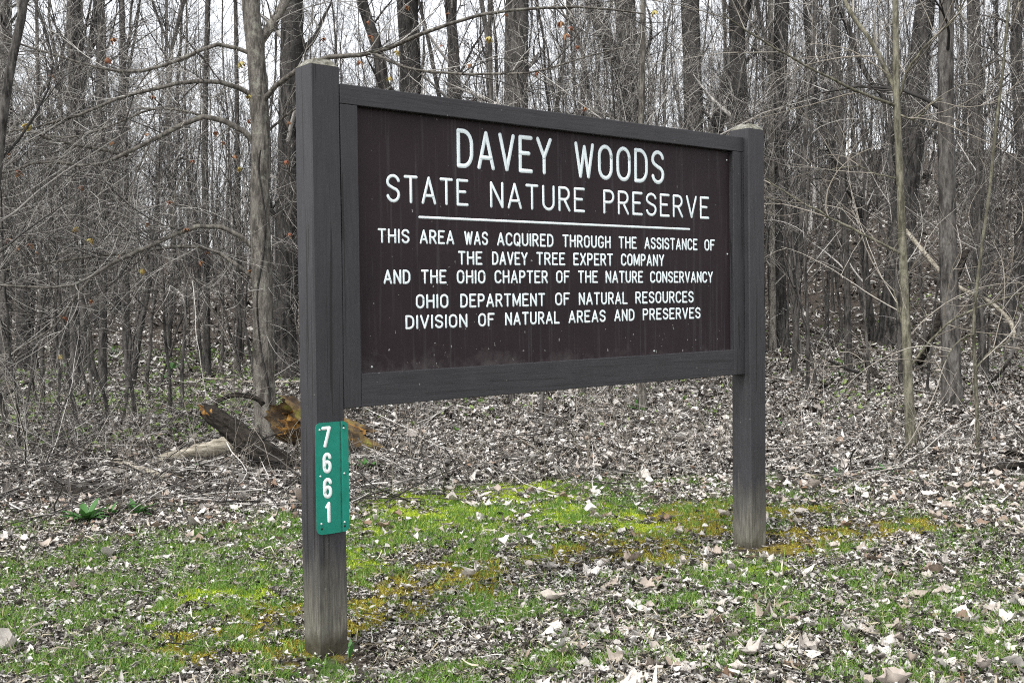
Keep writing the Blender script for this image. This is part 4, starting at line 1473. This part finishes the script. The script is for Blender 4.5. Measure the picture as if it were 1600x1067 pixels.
# hollow rotten log behind the near post
sp_ = on_ground(505, 712)
DS = sp_[1] / ray(505, 712)[1]
ax_ = resample(np.array([at(446, 652, DS - .12), at(480, 664, DS - .02), at(520, 678, DS + .06), at(578, 697, DS + .14)]), 30)
root = empty('rotten_log', ax_[0])
tag(root, 'hollow broken rotten log with orange brown inside and mossy back behind the near sign post', 'log')
mb = MB()
rs_ = np.interp(np.linspace(0, 1, 30), [0, .4, 1], [.215, .20, .165])
mb.add(*rough_tube(ax_, rs_, 40, .35, 5, .13, .16))
mb.build('bark_shell', M['rot_bark'], root, origin=ax_[0])
mb = MB()
mb.add(*rough_tube(ax_[:26] + norm(ax_[:1] - ax_[-1:]) * .045, rs_[:26] * .84, 36, .45, 9, .20, .1))
core = mb.build('rotten_core', M['rot'], root, origin=ax_[0])
mb = MB()
mb.add(*rough_tube(ax_[2:9] - norm(ax_[:1] - ax_[-1:]) * .02, np.linspace(.17, .001, 7), 24, .3, 12))
mb.build('hollow', M['rot'], core, origin=ax_[0])


# sticks and twigs lying about
def sticks(name, n, d0, d1, Lm, r, label, dens, lift):
    x, y = scatter(n, d0, d1, .58)
    keep = rng.random(n) < dens(x, y)
    x, y = x[keep], y[keep]
    n = len(x)
    L = np.minimum(np.exp(rng.normal(math.log(Lm), .55, n)), 2.0 * Lm)
    a = rng.uniform(0, 2 * math.pi, n)
    d = norm(np.stack([np.cos(a), np.sin(a), rng.normal(0, lift, n)], -1))
    p = np.stack([x, y, np.zeros(n)], -1)
    pts = [p]
    for k in range(5):
        p = p + d * (L / 5)[:, None]
        pts.append(p)
        d = norm(d + rng.normal(0, .16, (n, 3)) * np.array([1, 1, .5]))
    P = np.stack(pts, 1)
    P[..., 2] = ground_z(P[..., 0], P[..., 1]) + .008 + np.maximum(0, P[..., 2] - P[..., 2].min(1, keepdims=True)) + rng.uniform(0, .02, n)[:, None]
    rd = (r * np.minimum(np.exp(rng.normal(0, .45, n)), 1.6))[:, None] * np.linspace(1, .4, 6)[None]
    mb = MB()
    mb.tubes(P, rd, 5)
    p2, q2 = children(P, rd, 2, .2, .9, Lm * .35, .7, .05, .15, 4, .6, 0, .001)
    mb.tubes(p2, q2, 3)
    o = mb.build(name, M['twig'])
    tag(o, label, 'twigs', kind='stuff')


sticks('fallen_twigs', 900, 3.9, 9, .10, .0022, 'small dead twigs scattered over the grass and litter', lambda x, y: .8 * np.ones_like(x), .06)
sticks('fallen_twigs', 4200, 8.0, 26, .55, .0048, 'dead sticks and twigs lying thickly on the woodland floor',
       lambda x, y: np.clip(.35 + .5 * (px_of(x, y) < 700) + .3 * (fbm(x, y, .5, 6) - .4), .1, 1), .22)
# dry weed stalks along the edge of the woods
def stalks(n):
    x, y = scatter(n, 8.2, 20, .54)
    keep = rng.random(n) < np.clip(.25 + .6 * (fbm(x, y, .6, 15) > .5), 0, 1)
    x, y = x[keep], y[keep]
    n = len(x)
    h = np.exp(rng.normal(math.log(.5), .5, n))
    d = norm(np.stack([rng.normal(0, .35, n), rng.normal(0, .35, n), np.ones(n)], -1))
    p = np.stack([x, y, ground_z(x, y) - .02], -1)
    pts = [p]
    for k in range(6):
        p = p + d * (h / 6)[:, None]
        pts.append(p)
        d = norm(d + rng.normal(0, .13, (n, 3)) + np.array([0, 0, -.05]))
    P = np.stack(pts, 1)
    rd = rng.uniform(.0014, .0034, n)[:, None] * np.linspace(1, .4, 7)[None]
    mb = MB()
    mb.tubes(P, rd, 4)
    p2, q2 = children(P, rd, 4, .25, .95, .22, .7, .1, .15, 5, .7, 0, .0009)
    mb.tubes(p2, q2, 3)
    o = mb.build('dry_stalks', M['twig_pale'])
    tag(o, 'thin pale dead weed stalks standing along the edge of the woods', 'undergrowth', kind='stuff')


stalks(1500)


# ------------------------------------------------------------------ leafy green plants
def plant(px, py, size, n, label, group=None, blade=False):
    p0 = on_ground(px, py)
    root = empty('leafy_plant', p0)
    tag(root, label, 'plant', group)
    for i in range(n):
        mb = MB()
        a = rng.uniform(0, 6.28)
        L = size * rng.uniform(.7, 1.15)
        outw = rng.uniform(.5, 1.7) if not blade else .3
        d = np.array([math.cos(a) * outw, math.sin(a) * outw, .85])
        d /= np.linalg.norm(d)
        side = np.array([-math.sin(a), math.cos(a), 0])
        rows = []
        nn = 8
        for k in range(nn):
            t = k / (nn - 1)
            c = d * L * t + np.array([0, 0, -.22 * L * outw * t * t])
            w_ = L * .11 * math.sin(math.pi * min(1, .08 + .95 * t) ** 1.2) + .001
            rows += [c - side * w_ + np.array([0, 0, w_ * .35]), c, c + side * w_ + np.array([0, 0, w_ * .35])]
        mb.add(rows, [[k * 3 + j, k * 3 + j + 1, k * 3 + j + 4, k * 3 + j + 3] for k in range(nn - 1) for j in range(2)])
        mb.build('leaf', M['plant'], root)


plant(135, 815, .21, 26, 'largest leafy green plant left of the sign at the edge of the lawn')
plant(214, 806, .18, 20, 'spreading leafy green plant second from the left at the edge of the lawn')
plant(170, 806, .12, 10, 'small leafy plant between the two larger ones at the edge of the lawn')
plant(308, 732, .12, 6, 'little green sprout in front of the pale split log')
plant(576, 735, .19, 9, 'green leafy plant just right of the near sign post below the rotten stump')
plant(546, 1030, .10, 2, 'single green leaf blade at the foot of the near sign post', None, True)
plant(1000, 642, .20, 8, 'dark green plant at a slim trunk under the bottom rail')
FARP = 'green plants dotted about the woodland floor'
for (px, py, sz, n) in ((270, 580, .34, 12), (255, 592, .22, 8), (178, 553, .30, 10), (165, 556, .22, 8), (105, 600, .2, 7), (285, 572, .22, 8), (385, 556, .24, 8), (235, 578, .2, 7),
                        (100, 575, .2, 6), (7, 622, .15, 6), (30, 645, .15, 6), (330, 550, .2, 6)):
    plant(px, py, sz, n, 'small clump of green leaves among those on the woodland floor far left of the sign', FARP)
NP_ = 'low green plants in the leaf litter past the far post'
for (px, py, sz, n) in ((1310, 742, .10, 6), (1385, 738, .13, 7), (1440, 690, .11, 5), (1222, 668, .10, 4), (1405, 730, .09, 5), (1300, 735, .08, 4), (1315, 590, .16, 6)):
    plant(px, py, sz, n, 'tiny green plant among those in the leaf litter beyond the far sign post', NP_)
